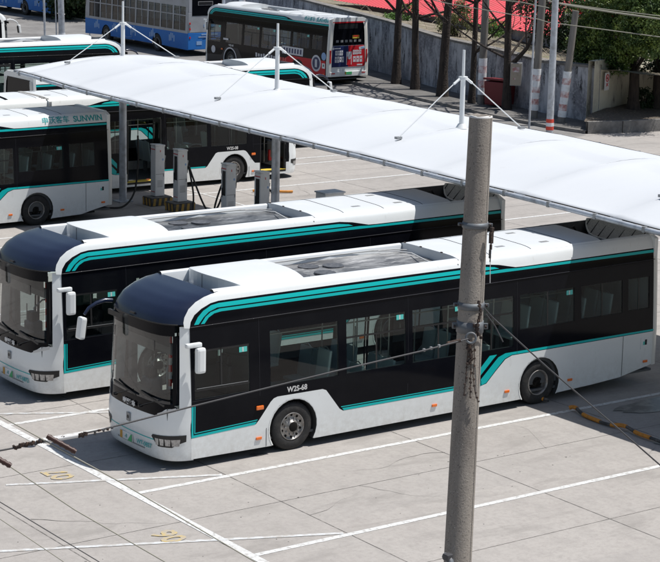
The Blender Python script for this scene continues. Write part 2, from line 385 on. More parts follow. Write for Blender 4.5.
def build_bus(long_tail=True, lower='white', navy='navy', ad=False):
    """bus along +x (front at 0), centred on y, wheels on z=0"""
    L = 12.46 if long_tail else 11.66
    xe = L-.06
    root = empty('city_bus')
    low_bot = [(.30,.20),(2.02,.17)]
    # ---- windows
    LW = [(.38,1.62,1.34,2.28),(2.10,3.72,1.37,2.46),(3.92,5.40,1.38,2.46),(5.58,6.92,1.38,2.46),(7.05,8.28,1.38,2.46),
          (8.46,10.00,1.72,2.46),(10.2,11.42 if long_tail else 11.1,1.74,2.46)]
    if long_tail: LW.append((11.60,12.24,1.76,2.46))
    RW = [(1.90,2.02,1.4,2.4),(2.10,3.60,1.37,2.46),(3.75,5.40,1.38,2.46),(7.15,8.3,1.38,2.46),(8.46,10.0,1.72,2.46),(10.2,11.1,1.74,2.46)]
    doors = [(.42,1.55,.26,2.5),(5.58,6.98,.26,2.5)]
    topx = [(x, z) for x, z in BANDTOP if x < 8.7]+[(xe, 3.075)]
    whitetop = [(.30,.60),(1.76,.66),(1.84,.74),(2.10,1.06),(2.17,1.12),(2.26,1.145),(3.33,1.145),(3.42,1.11),(3.76,.68),(3.84,.63),(7.42,.64),(7.56,.67),(7.82,.92),(8.06,1.13),(8.24,1.19),(xe,1.21)]
    for s in (-1, 1):
        mb = MB(); f = side(s)
        bot = [(.30,.19)]+arc(XF, .585, .17)+arc(XR, .585, .19)+[(10.6,.23),(11.4,.28) if long_tail else (11.0,.33),(xe,.46)]
        holes = []
        if s == 1:
            # door openings reach down: cut from the skirt, leaving a slim sill
            pass
        lowpoly = bot+whitetop[::-1]
        wt = list(whitetop)
        if s == -1:
            mb.poly(lowpoly, [], f, lower, ZC)
            mb.poly(wt+topx[::-1], [[(a,c),(b,c),(b,d),(a,d)] for a, b, c, d in LW], f, 'black', ZC)
        else:
            # right side: doors replace the panel between their edges
            d1, d2 = doors
            lp1 = [(.30,.19),(d1[0],.19),(d1[0],.60),(.30,.60)]
            lp2 = [(d1[1],.19)]+arc(XF, .585, .17)+[(d2[0],.19),(d2[0],.635),(3.84,.63),(3.76,.68),(3.42,1.11),(3.33,1.145),(2.26,1.145),(2.17,1.12),(2.10,1.06),(1.84,.74),(1.76,.66),(d1[1],.65)]
            lp3 = [(d2[1],.19)]+arc(XR, .585, .19)+[(10.6,.23),(11.4,.28) if long_tail else (11.0,.33),(xe,.46)]+[(xe,1.21),(8.24,1.19),(8.06,1.13),(7.82,.92),(7.56,.67),(7.42,.64),(d2[1],.637)]
            for q in (lp1, lp2, lp3): mb.poly(q, [], f, lower, ZC)
            for d in doors: mb.poly([(d[0],.19),(d[1],.19),(d[1],.26),(d[0],.26)], [], f, lower, ())
            up = [(.30,.60),(d1[0],.60),(d1[0],d1[3]),(d1[1],d1[3]),(d1[1],.65),(1.76,.66)]+whitetop[2:11]
            up = [p for p in up if p[0] < d2[0]]+[(d2[0],.635),(d2[0],d2[3]),(d2[1],d2[3]),(d2[1],.637)]+[(7.42,.64),(7.56,.67),(7.82,.92),(8.06,1.13),(8.24,1.19),(xe,1.21)]
            mb.poly(up+topx[::-1], [[(a,c),(b,c),(b,d),(a,d)] for a, b, c, d in RW if b-a > .3], f, 'black', ZC)
            for d in doors:       # yellow step edge
                mb.box(((d[0]+d[1])/2, s*(HW-.16), .345), (d[1]-d[0],.30,.02), 'yellow')
                mb.box(((d[0]+d[1])/2, s*(HW-.02), .28), (d[1]-d[0],.03,.05), 'dark')
        # upper white shoulder
        ub = [(.30,2.72),(.18,2.74),(.172,2.84),(.20,2.94),(.30,3.08),(.47,3.19),(.68,3.265),(.92,3.31),(1.1,3.33),(6.9,3.33),(7.3,3.36),(xe,3.375)]
        mb.poly(ub+[(xe,3.075)]+topx[::-1][1:-1], [], f, 'white', ZC)
        # arch lips and wheel wells
        for cx in (XF, XR):
            A = arc(cx, .585, .18, 18); A2 = arc(cx, .56, .18, 18)
            mb.grid([[(a[0], s*(HW+.004), a[1]) for a in A], [(a[0], s*(HW+.008), a[1]) for a in A2], [(a[0], s*(HW-.40), a[1]) for a in A2]], (lambda i, j: lower if i == 0 else 'under'))
            mb.box((cx, s*(HW-.44), .6), (1.12,.04,.9), 'under')
        # teal striping, 3 mm proud
        t = side(s, .003)
        def tp(pts): mb.poly(pts, [], t, 'teal', ZC)
        tp([(.40,2.775),(.50,2.775),(.62,2.90),(.74,2.985),(.93,3.045),(7.9,3.075),(7.78,3.115),(7.5,3.145),(.98,3.125),(.80,3.10),(.62,3.02),(.49,2.91)])
        tp([(.55,2.775),(.63,2.775),(.73,2.88),(.86,2.945),(1.02,2.965),(7.6,2.985),(xe,2.985),(xe,3.045),(8.4,3.035),(8.1,3.05),(7.6,3.045),(.98,3.02),(.78,2.975),(.66,2.90)])
        if lower == 'white':
            if s == -1:
                tp([(.302,.605),(1.74,.657),(1.785,.715),(.345,.655),(.345,1.24),(.302,1.24)])
                tp([(.365,.680),(1.79,.735),(1.80,.755),(.385,.700),(.385,1.24),(.365,1.24)])
            tp([(3.86,.635),(7.42 if s < 0 else 5.56,.645),(7.42 if s < 0 else 5.56,.695),(3.82,.685)])
            if s < 0: tp([(3.80,.705),(7.42,.715),(7.42,.735),(3.785,.725)])
            else: tp([(7.0,.645),(7.42,.645),(7.42,.695),(7.0,.69)])
            tp([(7.44,.655),(7.55,.685),(7.80,.93),(8.04,1.145),(8.23,1.205),(xe,1.222),(xe,1.262),(8.05,1.262),(7.86,1.20),(7.40,.78),(7.40,.65)])
            tp([(7.38,.86),(7.72,1.18),(7.82,1.262),(7.62,1.262),(7.38,1.03)])
        # panel seams + rain gutter
        d = side(s, .0045)
        for x in ([11.46] if long_tail else [10.75]): mb.poly([(x,.30),(x+.012,.30),(x+.012,1.2),(x,1.2)], [], d, 'dark', ())
        for x in (1.84, 5.46, 8.37): mb.poly([(x,1.22 if x != 5.46 else .76),(x+.008,1.22 if x != 5.46 else .76),(x+.008,2.75),(x,2.75)], [], d, 'charcoal', (1.6,2.0,2.4))
        mb.poly([(.30,1.312),(1.84,1.325),(1.84,1.335),(.30,1.322)], [], d, 'charcoal', ())
        gt = side(s, .012)
        mb.tube([gt(x, 2.735+.008*x) for x in (.31,2,4,6,8,10,xe)], .008, 'charcoal', 6)
        mb.poly([(2.0,.19),(2.02,.19),(2.02,.55),(2.0,.55)], [], d, 'greyd', ())
        # inner lining
        li = side(s, -.05)
        wins = LW if s == -1 else [w for w in RW if w[1]-w[0] > .3]
        hl = [[(a,c),(b,c),(b,dd),(a,dd)] for a, b, c, dd in wins]
        base_ = [(.36,1.10)]
        if s == 1:
            for dd in doors: base_ += [(dd[0],1.10),(dd[0],dd[3]),(dd[1],dd[3]),(dd[1],1.10)]
        mb.poly(base_+[(xe,1.10),(xe,3.0),(.5,3.0),(.36,2.8)], hl, li, 'int', (1.25,2.0,2.75))
        o = mb.build('side_panel', root)
        # window panes
        for i, (a, b, c, dd) in enumerate(wins):
            w = MB(); gf = side(s, -.012)
            dark = c > 1.6
            w.poly([(a,c),(b,c),(b,dd),(a,dd)], [], gf, 'dglass' if dark else 'tglass', (1.6,2.0,2.4), smooth=False)
            ff = side(s, -.004)
            def bar(x0, z0, x1, z1): w.poly([(x0,z0),(x1,z0),(x1,z1),(x0,z1)], [], ff, 'dark', (1.6,2.0,2.4))
            if i == 0 and s == -1: bar(.96,1.52,1.0,2.28); bar(.38,1.50,1.62,1.54); w.poly([(.42,1.545),(1.58,1.545),(1.58,1.556),(.42,1.556)], [], side(s, .002), 'greyd', ()); bar(.38,2.24,1.62,2.28)
            elif dark: bar((a+b)/2-.02,c,(a+b)/2+.02,dd)
            elif i != 1: bar(a,2.08,b,2.12); bar((a+b)/2-.02,c,(a+b)/2+.02,2.08)
            if s == -1 and i in (0,2,3,5):
                w.poly([(b-.23,dd-.15),(b-.05,dd-.15),(b-.05,dd-.05),(b-.23,dd-.05)], [], side(s, -.001), 'sticker', ()); w.poly([(b-.16,dd-.145),(b-.13,dd-.145),(b-.13,dd-.055),(b-.16,dd-.055)], [], side(s, .0005), 'lettering', ())
            w.build('window', root)
        # marker lamps
        for x, z in ((1.83,.37),(6.17,.40),(8.13,.42),(9.92,.43),(xe-.23,.55)):
            m = MB(); m.box((x, s*(HW+.012), z), (.13,.022,.055), 'orange', bev=.008); m.build('marker_lamp', root)
        m = MB(); m.box((1.84, s*(HW+.018), .985), (.17,.035,.085), 'orange', bev=.02); m.build('turn_lamp', root)
        m = MB(); m.box((xe-.26, s*(HW+.006), .97), (.26,.008,.26), 'white', bev=.003)
        m.box((xe-.24, s*(HW+.012), .99), (.06,.006,.12), 'charcoal'); m.box((xe-.30, s*(HW+.012), .97), (.05,.006,.08), 'sticker')
        m.build('socket_cover', root)
        t_ = MB(); xd = (1,0,0) if s < 0 else (-1,0,0)
        text(t_, 'W2S-68' if s < 0 else 'W2S-08', .15, 'lettering', (2.72, s*(HW+.003), 1.245), xd, (0,0,1), bold=.004, stretch=.95)
        t_.build('fleet_number', root)
        make_wheel(root, XF, s, True); make_wheel(root, XR, s, False)
        # hoop pillar at the tail
        p = MB()
        pts = []
        for z in (.44,.8,1.25,1.8,2.4,2.75,3.0,3.15,3.25,3.32,3.37): pts.append((z, HW-g(z)))
        rows = []
        for z, y in pts:
            rows.append([(xe-.03, s*(y+.002), z),(xe+.02, s*(y+.006), z),(xe+.10-.03*max(0,z-3.1)*4, s*(y-.015), z),(L+.05-.12*max(0,z-3.1)*3, s*(y-.10), z),(L+.06-.12*max(0,z-3.1)*3, s*(y-.22), z)])
        p.grid(rows, 'cream'); p.build('rear_pillar', root)
    # ---- front
    def strip(name, ulist, zl, zu, n, m, off=0, par=root, mb=None):
        own = mb is None; mb = mb or MB()
        rows = []
        for k in range(n+1):
            r = []
            for u in ulist:
                y0 = u*HW; a = zl(u); b = zu(u); z = a+(b-a)*k/n; y = u*(HW-g(z)+off*abs(u)); r.append((frontF(u*(HW-g(z)), z)-off, y, z))
            rows.append(r)
        mb.grid(rows, m)
        return mb.build(name, par) if own else mb
    U = [math.copysign(1-(1-abs(t))**1.8, t) for t in [i/16 for i in range(-16, 17)]]
    Ui = [u for u in U if abs(u) <= .93]; 
    maskb = lambda u: 1.02+.16*max(0, min(1, (abs(u)-.68)/.16))+(.02*u*u)
    fb = MB()
    strip('', U, lambda u: .17, lambda u: .55, 5, 'white', mb=fb)
    strip('', U, lambda u: .55, lambda u: min(maskb(u), maskb(.93)), 6, 'white', mb=fb)
    for sgn in (-1, 1):
        P = [u for u in U if u*sgn >= .925]
        strip('', P, lambda u: maskb(.93), lambda u: 2.76, 12, 'white', mb=fb)
        hl = [u*sgn for u in (.70,.78,.86,.93)]
        strip('', sorted(hl), lambda u: 1.04+.10*max(0,(abs(u)-.72)/.2), lambda u: 1.08+.12*max(0,(abs(u)-.70)/.2), 1, 'lettering', .006, mb=fb)
    strip('', [u for u in U if abs(u) < .8], lambda u: .545, lambda u: .562, 1, 'teal', .006, mb=fb)
    strip('', [u for u in U if abs(u) < .45], lambda u: .30, lambda u: .33, 1, 'greyd', .004, mb=fb)
    fb.build('front_panel', root)
    # closing flange between the front mask and the sides
    mk = MB(); strip('', Ui, maskb, lambda u: 1.28, 3, 'black', mb=mk); strip('', Ui, lambda u: 2.58, lambda u: 2.81, 3, 'black', mb=mk)
    for sgn in (-1, 1): strip('', sorted([sgn*.90, sgn*.93]), lambda u: 1.28, lambda u: 2.58, 4, 'black', mb=mk)
    text(mk, '申沃客车', .105, 'lettering', (-.322, -.0, 1.11), (0,-1,0), (0.03,0,1), bold=.008, stretch=1.1)
    mk.build('black_mask', root)
    strip('windscreen', [u for u in Ui if abs(u) <= .905], lambda u: 1.28, lambda u: 2.58, 8, 'wglass', -.004)
    lb = MB()
    lb.box((-.20, .72, 2.69), (.05,.5,.10), 'dark')
    lb.box((-.19, 0, 2.36), (.03,1.5,.20), 'screen'); lb.build('destination_sign', root)
    v = MB()
    uu = [math.copysign(1-(1-abs(t))**1.6, t) for t in [i/14 for i in range(-14, 15)]]
    v.grid([[visor_pt(u, k/18) for u in uu] for k in range(19)], navy)
    bk = [visor_pt(u, 1) for u in uu]
    v.grid([bk, [(x+.005, y, 3.05) for x, y, z in bk]], navy)
    lip = [visor_pt(u, 0) for u in uu if abs(u) < .96]
    v.tube([(x-.005, y, z) for x, y, z in lip], .014, 'dark', 6)
    v.box((-.24, 0, 2.86), (.04,.16,.03), 'dark')
    v.build('visor', root)
    for sgn in (-1, 1):       # headlights wrap the corners
        h = MB()
        def hp(pts, off, m):
            def fn(a, z):
                y = sgn*a; return (frontF(y, z)-off, y*(1+off*.3), z)
            h.poly(pts, [], fn, m, (.5,.58), smooth=True, cutsu=(.9,1.0,1.08,1.15,1.19,1.22,1.245,1.26))
        hp([(.76,.62),(.80,.66),(1.262,.68),(1.258,.55),(1.15,.44),(.92,.44),(.84,.52)], .010, 'dark')
        for a in (.90,1.0,1.10,1.19): hp([(a-.035,.47),(a+.03,.47),(a+.04,.60),(a-.045,.60)], .016, 'lens')
        h.build('headlight', root)
    pl = MB()
    pl.box((-.300, .12, .40), (.012,.46,.15), 'white', bev=.003); pl.box((-.310, .31, .40), (.008,.08,.15), 'plateo'); pl.prism([(-.10,.33),(.06,.33),(-.06,.47),(-.10,.47)], -.314, -.306, 'plate', 'x'); pl.box((-.308,-.085,.40),(.008,.03,.14),'greyd')
    text(pl, '-8', .11, 'tealtext', (-.312, .13, .40), (0,-1,0), (0,0,1))
    pl.build('number_plate', root)
    bn = MB(); text(bn, 'W7-0857', .125, 'tealtext', (-.292,-.52,.40), (.10,-1,0), (0,0,1), bold=.002); bn.build('bumper_number', root)
    bg = MB(); bg.box((-.335, 0, .82), (.012,.13,.17), 'greyd', bev=.01); bg.cyl((-.345,0,.82),(-.338,0,.82), .035,.035,'dark',12); bg.build('badge', root)
    for y0, y1, zz in ((.62,-.05,1.22),(-.38,-1.0,1.19)):
        w = MB(); X = lambda y: frontF(y, 1.3)-.03
        w.tube([(X(y0), y0, 1.12),(X(y0)-.01,(y0*.6+y1*.4),1.22),(X(y1), y1, 1.36)], .012, 'dark', 6)
        w.box((X((y0+y1)/2)+.0, (y0+y1)/2-.12, 1.36), (.02,.85,.035), 'dark', Matrix.Rotation(.12, 3, 'X'))
        w.cyl((X(y0)+.03,y0,1.12),(X(y0)-.02,y0,1.12),.03,.025,'dark',10); w.build('wiper', root)
    # mirrors: short one on the left pillar, long horn on the right
    m = MB(); m.box((.27,-HW-.10,2.44), (.34,.10,.09), 'white', bev=.03); m.box((.40,-HW-.14,2.14), (.20,.13,.50), 'white', bev=.055)
    m.box((.485,-HW-.14,2.14), (.02,.10,.42), 'dark'); m.build('wing_mirror', root)
    m = MB(); cc = 1.17
    m.tube([(-.02,cc,2.84),(-.18,cc+.01,2.86),(-.36,cc+.02,2.82),(-.52,cc+.03,2.74),(-.62,cc+.03,2.62)], [.045,.045,.04,.035,.03], 'navy' if navy == 'navy' else 'white', 8)
    m.box((-.69,cc+.03,2.36), (.13,.20,.44), 'white', Matrix.Rotation(.14,3,'Y'), bev=.045)
    m.box((-.62,cc+.03,2.34), (.02,.15,.34), 'dark', Matrix.Rotation(.14,3,'Y')); m.build('mirror_horn', root)
    # ---- roof
    rf = MB()
    x0, x1 = .93, xe
    deck = 3.12 if navy == 'navy' else 3.2
    rf.box(((x0+11.0)/2 if long_tail else (x0+x1)/2, 0, deck-.02), ((11.0 if long_tail else x1)-x0, 2.0, .04), 'roofwhite')
    for s in (-1, 1):
        y0 = HW-g(3.33)
        prof = [(y0+.001,3.325),(y0-.03,3.352),(y0-.075,3.362),(y0-.12,3.355),(y0-.14,3.32),(y0-.16,3.10)]
        rf.grid([[(x, s*y, z) for y, z in prof] for x in (x0, 2, 3, 5, 6.88)], 'roofwhite')
        # ceiling side strips
    rf.build('roof', root)
    ce = MB(); ce.box((xe/2+.3, 0, 2.98), (xe-.7, 2.18, .03), 'int')
    ce.box((xe/2+.2, 0, .31), (xe-.3, 2.40, .05), 'floorint'); ce.box((xe/2+.1, 0, .22), (xe-.8, 1.7, .12), 'under')
    ce.box((10.3 if long_tail else 10.0, 0, .75), (xe-8.6-.25 if long_tail else 2.6, 2.38, .62), 'floorint'); ce.build('floor_and_ceiling', root)
    fr = MB()       # front fairing
    def crown(y, w, zt, drop): return zt-drop*abs(y/w)**3.5
    wy = .985; ys = [wy*math.sin(R(a)) for a in range(-90, 91, 10)]
    top = [[((x if i > 1 else x+.34*abs(y/wy)**2.5), y, crown(y, wy, 3.47 if i else 3.46, .12)) for y in ys] for i, x in enumerate((1.30,1.34,2.2,3.02,3.05))]
    fr.grid(top, 'roofwhite')
    fr.grid([[(x, y, z) for x, y, z in top[0]], [(1.30+.34*abs(y/wy)**2.5, y, 3.14) for y in ys]], 'white', smooth=False)
    fr.grid([[(x, y, z) for x, y, z in top[-1]], [(3.05, y, 3.14) for y in ys]], 'white', smooth=False)
    for y in (.0,): fr.box((1.295, y-.02, 3.30), (.012,.012,.28), 'greyd')
    fr.box((1.10, 0, 3.135), (.30,1.9,.02), 'dark')
    fr.build('front_fairing', root)
    tr = MB()
    nx, ny = 40, 16
    rr = random.Random(3)
    rows = []
    for i in range(nx+1):
        x = 3.055+(6.875-3.055)*i/nx
        rows.append([(x, -.93+1.86*j/ny, 3.21+.018*math.sin(x*2.3+j*.5)+.012*rr.random()-.03*math.cos((j/ny-.5)*PI)) for j in range(ny+1)])
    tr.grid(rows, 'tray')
    if True:
        for (x, y) in ((3.50,.42),(3.45,-.22),(4.15,.45),(4.10,-.20),(4.65,.28),(3.85,-.62)):
            tr.cyl((x, y, 3.18),(x, y, 3.226), .22,.22,'fan',20,smooth=False)
    for y in (.86,-.88): tr.tube([(3.1,y,3.27),(4.0,y-.02,3.29),(5.0,y+.03,3.28),(6.0,y-.02,3.29),(6.6,y-.06,3.27),(6.85,y-.2,3.26)], .016, 'greyd', 6)
    tr.tube([(6.2,.8,3.27),(6.5,.55,3.29),(6.7,.3,3.27),(6.6,0,3.28),(6.5,-.4,3.27),(6.4,-.75,3.28)], .014, 'lettering', 6)
    for y in (-.5, .2,.75): tr.box((6.86, y, 3.41), (.03,.05,.02), 'rust')
    tr.build('equipment_tray', root)
    rc = MB()       # rear roof cover, shoulder to shoulder
    wS = HW-g(3.33)
    ysr = [wS*math.sin(R(a)) for a in range(-90, 91, 9)]
    def rz(y, x):
        e = abs(y/wS); zt = 3.395
        return 3.334+(zt-3.334)*(1-e**7)
    xr_end = (lambda y: 10.93+.34*((y+wS)/(2*wS))) if long_tail else (lambda y: xe+.0)
    n = 24; rows = []
    for i in range(n+1):
        rows.append([(6.9+(xr_end(y)-6.9)*i/n, y, rz(y, 6.9+(xr_end(y)-6.9)*i/n)-(0 if long_tail else .05*max(0,(i/n-.93))/.07)) for y in ysr])
    rc.grid(rows, 'roofwhite')
    rc.grid([rows[0], [(x, y, 3.12) for x, y, z in rows[0]]], 'roofwhite', smooth=False)
    if long_tail: rc.grid([rows[-1], [(x, y, 2.9) for x, y, z in rows[-1]]], 'wellgrey', smooth=False)
    for sx in (7.75, 8.92, 10.08):
        pts = [(sx+.16*((y+wS)/(2*wS)), y, rz(y, sx)+.003) for y in ysr if y > -wS*.97]
        rc.tube(pts, .0065, 'dark', 5)
    for x, y in ((8.4,-.55),(9.6,-.6),(9.6,.5)): rc.box((x,y,rz(y,x)+.003), (.22,.10,.004), 'greyd')
    rc.build('roof_cover', root)
    if long_tail:
        rw = MB()
        rw.box((11.7, 0, 2.90), (1.4, 2.05, .03), 'wellgrey')
        for s in (-1, 1):
            y0 = HW-g(3.33)
            rw.grid([[(x, s*(y0+.001), 3.326),(x, s*(y0-.02), 3.37),(x, s*(y0-.05), 3.365),(x, s*(y0-.06), 2.9)] for x in (10.9,11.5,12.0,12.42)], (lambda i, j: 'roofwhite' if j < 2 else 'wellgrey'))
        # sloped radiator panel with ribs, bounded by a bowed hoop
        pn = []; W0 = 1.0
        for i in range(21):
            y = -W0+2*W0*i/20; pn.append([(12.33, y, 3.02+.0),(12.36, y, 3.40+.03*(1-(y/W0)**2))])
        hoop = [(12.02+.30*abs(y/W0)**3, y, 3.10+.25*abs(y/W0)**4) for y in [(-W0+2*W0*i/20) for i in range(21)]]
        top = [(12.36, y, 3.405+.03*(1-(y/W0)**2)) for y in [(-W0+2*W0*i/20) for i in range(21)]]
        rw.grid([hoop, top], 'grille', smooth=False)
        rw.tube([(x,y,z+.01) for x,y,z in hoop], .022, 'cream', 8)
        for k in range(7):
            y = -W0*.9+W0*1.8*k/6; hx = 12.02+.30*abs(y/W0)**3; hz = 3.10+.25*abs(y/W0)**4
            rw.tube([(hx, y, hz+.01),(12.36, y, 3.41)], .014, 'dark', 5)
        rw.tube([(12.40, y, 3.36+.04*(1-(y/1.05)**4)) for y in [1.05*math.sin(R(a)) for a in range(-90,91,10)]], .045, 'cream', 8)
        rw.tube([(11.5,.7,3.05),(11.6,.8,3.25),(11.8,.85,3.3),(11.9,.8,3.1)], .03, 'dark', 8)
        rw.box((11.35,.1,3.07), (.4,.8,.12), 'under')
        rw.build('radiator_well', root)
    # ---- rear
    re = MB(); xb = L+.045
    wy = 1.17
    re.prism([(-wy,.50),(wy,.50),(wy,3.30),(wy-.25,3.40),(-wy+.25,3.40),(-wy,3.30)], xe-.02, xb-.02, 'white', 'x')
    re.poly([(-1.0,2.0),(1.0,2.0),(1.04,3.12),(.9,3.2),(-.9,3.2),(-1.04,3.12)], [], lambda y, z: (xb-.015, y, z), 'black', ())
    re.box((xb-.01, 0, .56), (.08,2.3,.26), 'white', bev=.03)
    for s in (-1, 1): re.box((xb+.03, s*.95, .60), (.02,.22,.05), 'red')
    re.box((xb+.035, 0, .60), (.01,.44,.14), 'plate'); re.box((xb+.041, -.18, .60), (.006,.07,.13), 'plateo')
    if ad:
        re.prism([(-1.08,.92),(0,.92),(.0,1.98),(-1.08,1.98)], xb-.015, xb+.0, 'adnavy', 'x')
        re.prism([(0.002,.92),(1.0,.92),(1.10,1.05),(1.10,1.98),(0.002,1.98)], xb-.015, xb+.0, 'adred', 'x')
        rb = random.Random(5)
        # blocky white lettering; seen from behind +y is on the right
        for (y0, z0, w_, h_, k) in ((-.82,1.50,.50,.26,4),(-.84,1.14,.58,.32,4),(.28,1.52,.55,.24,5),(.30,1.12,.62,.34,3)):
            for q in range(k):
                yy = y0+w_*q/k; ww = w_/k*.8
                re.box((xb+.003, yy+ww/2, z0+h_/2), (.006, ww, h_*(.8+.2*rb.random())), 'adwhite')
                re.box((xb+.0065, yy+ww/2, z0+h_*.55), (.004, ww*.45, h_*.16), 'adred' if y0 > 0 else 'adnavy')
        re.box((xb+.003, .04, 1.35), (.006,.34,.66), 'adwhite'); re.box((xb+.007, .04, 1.22), (.006,.26,.42), 'adred')
        re.cyl((xb+.008,.05,1.38),(xb+.014,.05,1.38), .09,.09,'adwhite',14)
        re.cyl((xb+.0,-.95,1.86),(xb+.006,-.95,1.86), .07,.07,'adwhite',14); re.box((xb+.003,-.68,1.86),(.006,.36,.06),'adwhite')
        re.box((xb+.003,.86,1.86),(.006,.40,.14),'adwhite',Matrix.Rotation(.15,3,'X')); re.box((xb+.007,.9,1.86),(.005,.22,.08),'bluepat')
        re.box((xb+.003,.72,1.0),(.006,.34,.07),'adwhite'); re.box((xb-.006,.45,2.42),(.006,.42,.16),'yellow'); re.box((xb-.002,.45,2.46),(.006,.36,.07),'red')
        re.box((xb-.008,-.05,2.96),(.006,1.2,.24),'screen')
        for s in (-1, 1): re.box((xb-.0, s*1.13, 1.45), (.05,.10,.66), 'red', bev=.02)
        re.poly([(-1.0,3.13),(1.0,3.13),(1.0,3.2),(-1.0,3.2)], [], lambda y, z: (xb-.009, y, z), 'adred', ())
        for k in range(6): re.box((xb-.006, -.7+.28*k, 2.22), (.006,.16,.12), 'greyd')
    else:
        for s in (-1, 1): re.box((xb-.005, s*1.05, 1.35), (.05,.14,.6), 'red', bev=.02)
    re.build('rear_panel', root)
    if ad:
        a = MB(); sd = side(-1, .006)
        a.poly([(8.0,1.10),(8.3,1.23),(xe-.1,1.23),(xe-.1,.48),(9.68,.34),(9.62,.75),(9.4,1.02),(9.1,1.12),(8.7,1.02),(8.4,.75),(8.3,.34),(7.4,.34),(7.4,.8)], [], sd, 'adred', ())
        a.build('advert_wrap', root); a = MB()
        a.poly([(7.6,1.28),(9.5,1.28),(9.5,1.68),(7.6,1.68)], [], sd, 'adwhite', ())
        for k in range(7): a.poly([(7.72+.25*k,1.36),(7.86+.25*k,1.36),(7.86+.25*k,1.60),(7.72+.25*k,1.60)], [], side(-1,.009), 'adnavy', ())
        a.build('advert_panel', root); a = MB()
        a.cyl((10.7,-HW-.004,1.05),(10.7,-HW-.012,1.05), .42,.42,'adwhite',24); a.cyl((10.7,-HW-.012,1.05),(10.7,-HW-.018,1.05), .32,.32,'adnavy',24); a.box((10.7,-HW-.02,1.05),(.18,.008,.4),'adwhite')
        a.build('advert_emblem', root); a = MB()
        a.cyl((11.35,-HW+.0,1.45),(11.35,-HW-.01,1.45), .20,.20,'bluepat',18)
        a.build('advert_disc', root); a = MB()
        for k in range(9): a.box((5.2+.24*k,-HW-.004,.98), (.15,.008,.16 if k % 3 else .22), 'adwhite')
        for k in range(3): a.box((7.5+.22*k,-HW-.006,.98), (.14,.01,.18), 'red')
        a.build('advert_lettering', root); a = MB()
        a.cyl((.95,-HW-.002,.9),(.95,-HW-.01,.9), .2,.2,'adwhite',20); a.box((2.2,-HW-.004,1.55),(.5,.008,.1),'adwhite')
        a.build('advert_mark', root); a = MB()
        A = arc(XF, .66, .3, 18); A2 = arc(XF, .59, .3, 18)
        a.grid([[(p[0], -HW-.008, p[1]) for p in A],[(p[0], -HW-.008, p[1]) for p in A2]], 'adwhite')
        a.build('arch_ring', root)
    if not long_tail:
        tt = MB()
        text(tt, '申沃客车', .24, 'tealtext', (9.80,-HW+g(3.22)-.006,3.215), (1,0,0), (0,.45,1), bold=.004)
        text(tt, 'SUNWIN', .26, 'tealtext', (10.93,-HW+g(3.22)-.006,3.215), (1,0,0), (0,.45,1), bold=.008, stretch=.98)
        tt.build('roof_lettering', root)
    # ---- interior
    ds = MB(); ds.box((.12,.0,.95),(.5,2.2,.55),'int',bev=.06); ds.box((.05,.35,1.26),(.24,1.3,.10),'charcoal',bev=.03); ds.box((.30,-.62,1.25),(.40,.75,.16),'dark',bev=.05); ds.tube([(.55+.0,-.62+.21*math.cos(a),1.40+.21*math.sin(a)*.45) for a in [2*PI*k/16 for k in range(17)]],.014,'dark',6)
    ds.box((1.82,-.55,1.35),(.04,1.1,1.9),'int'); ds.box((1.0,-.62,.62),(1.5,1.1,.45),'floorint')
    ds.box((1.25,.02,1.25),(.9,.03,.9),'int'); ds.build('dashboard', root)
    cb = MB(); cb.box((.02,.1,2.47),(.03,2.0,.26),'charcoal'); cb.box((.10,-.45,2.28),(.02,.9,.22),'int')
    cb.box((.62,.72,1.02),(.30,.34,.60),'greyd',bev=.04); cb.box((.60,.72,1.42),(.16,.24,.22),'dark',bev=.03)
    cb.box((1.78,.62,1.25),(.04,.9,1.5),'int'); cb.box((1.2,-.02,1.85),(1.0,.02,.5),'tglass')
    cb.box((.35,1.0,1.55),(.14,.12,1.5),'int'); cb.box((.15,-1.02,1.9),(.10,.10,1.3),'charcoal')
    cb.build('cab_fittings', root)
    sp = MB()
    for k in range(9): sp.cyl((.42,-.30,1.25+.14*k),(.42,-.30,1.39+.14*k),.035,.035,'red' if k % 2 else 'lettering',10)
    sp.build('striped_grab_pole', root)
    gp = MB()
    for yy in (.35,.92):
        gp.tube([(.75,yy,.5),(.75,yy,1.55),(.95,yy,1.7),(1.35,yy,1.7),(1.5,yy,1.55),(1.5,yy,.5)],.02,'rail',8)
    gp.build('entrance_rail', root)
    dr = MB(); dr.box((1.15,-.62,1.05),(.48,.5,.14),'charcoal',bev=.04); dr.box((1.42,-.62,1.42),(.12,.48,.72),'charcoal',Matrix.Rotation(.12,3,'Y'),bev=.04); dr.box((1.47,-.62,1.86),(.09,.28,.2),'charcoal',bev=.03); dr.build('driver_seat', root)
    st0 = None
    for (x, y, zf, mm) in [(x, y, .34 if x < 7.6 else 1.06, 'c') for x in (4.2,5.0,7.5,8.6,9.4,10.2,11.0) for y in (-.88,-.42,.42,.88) if not (5.4 < x < 7.6 and y > 0)]+[(3.4,-.88,.75,'c'),(3.4,.88,.75,'c'),(7.5,.42,.34,'c'),(7.5,.88,.34,'c')]:
        k = 'seat'+mm+str(long_tail)
        if k in cache and cache[k]:
            o = cache[k].copy(); col.objects.link(o); o.parent = root
        else:
            sm = 'seaty' if mm == 'y' else ('blueseat' if ad else 'seatc')
            s_ = MB(); s_.box((0,0,.42),(.42,.42,.06),sm,bev=.025); s_.box((.22,0,.76),(.06,.42,.66),sm,Matrix.Rotation(.14,3,'Y'),bev=.028); s_.box((0,0,.2),(.10,.12,.4),'greyd')
            s_.tube([(.26,-.15,1.08),(.29,0,1.13),(.26,.15,1.08)],.013,'rail',6)
            o = s_.build('seat', root); cache[k] = o
        o.location = (x, y, zf)
    hr = MB()
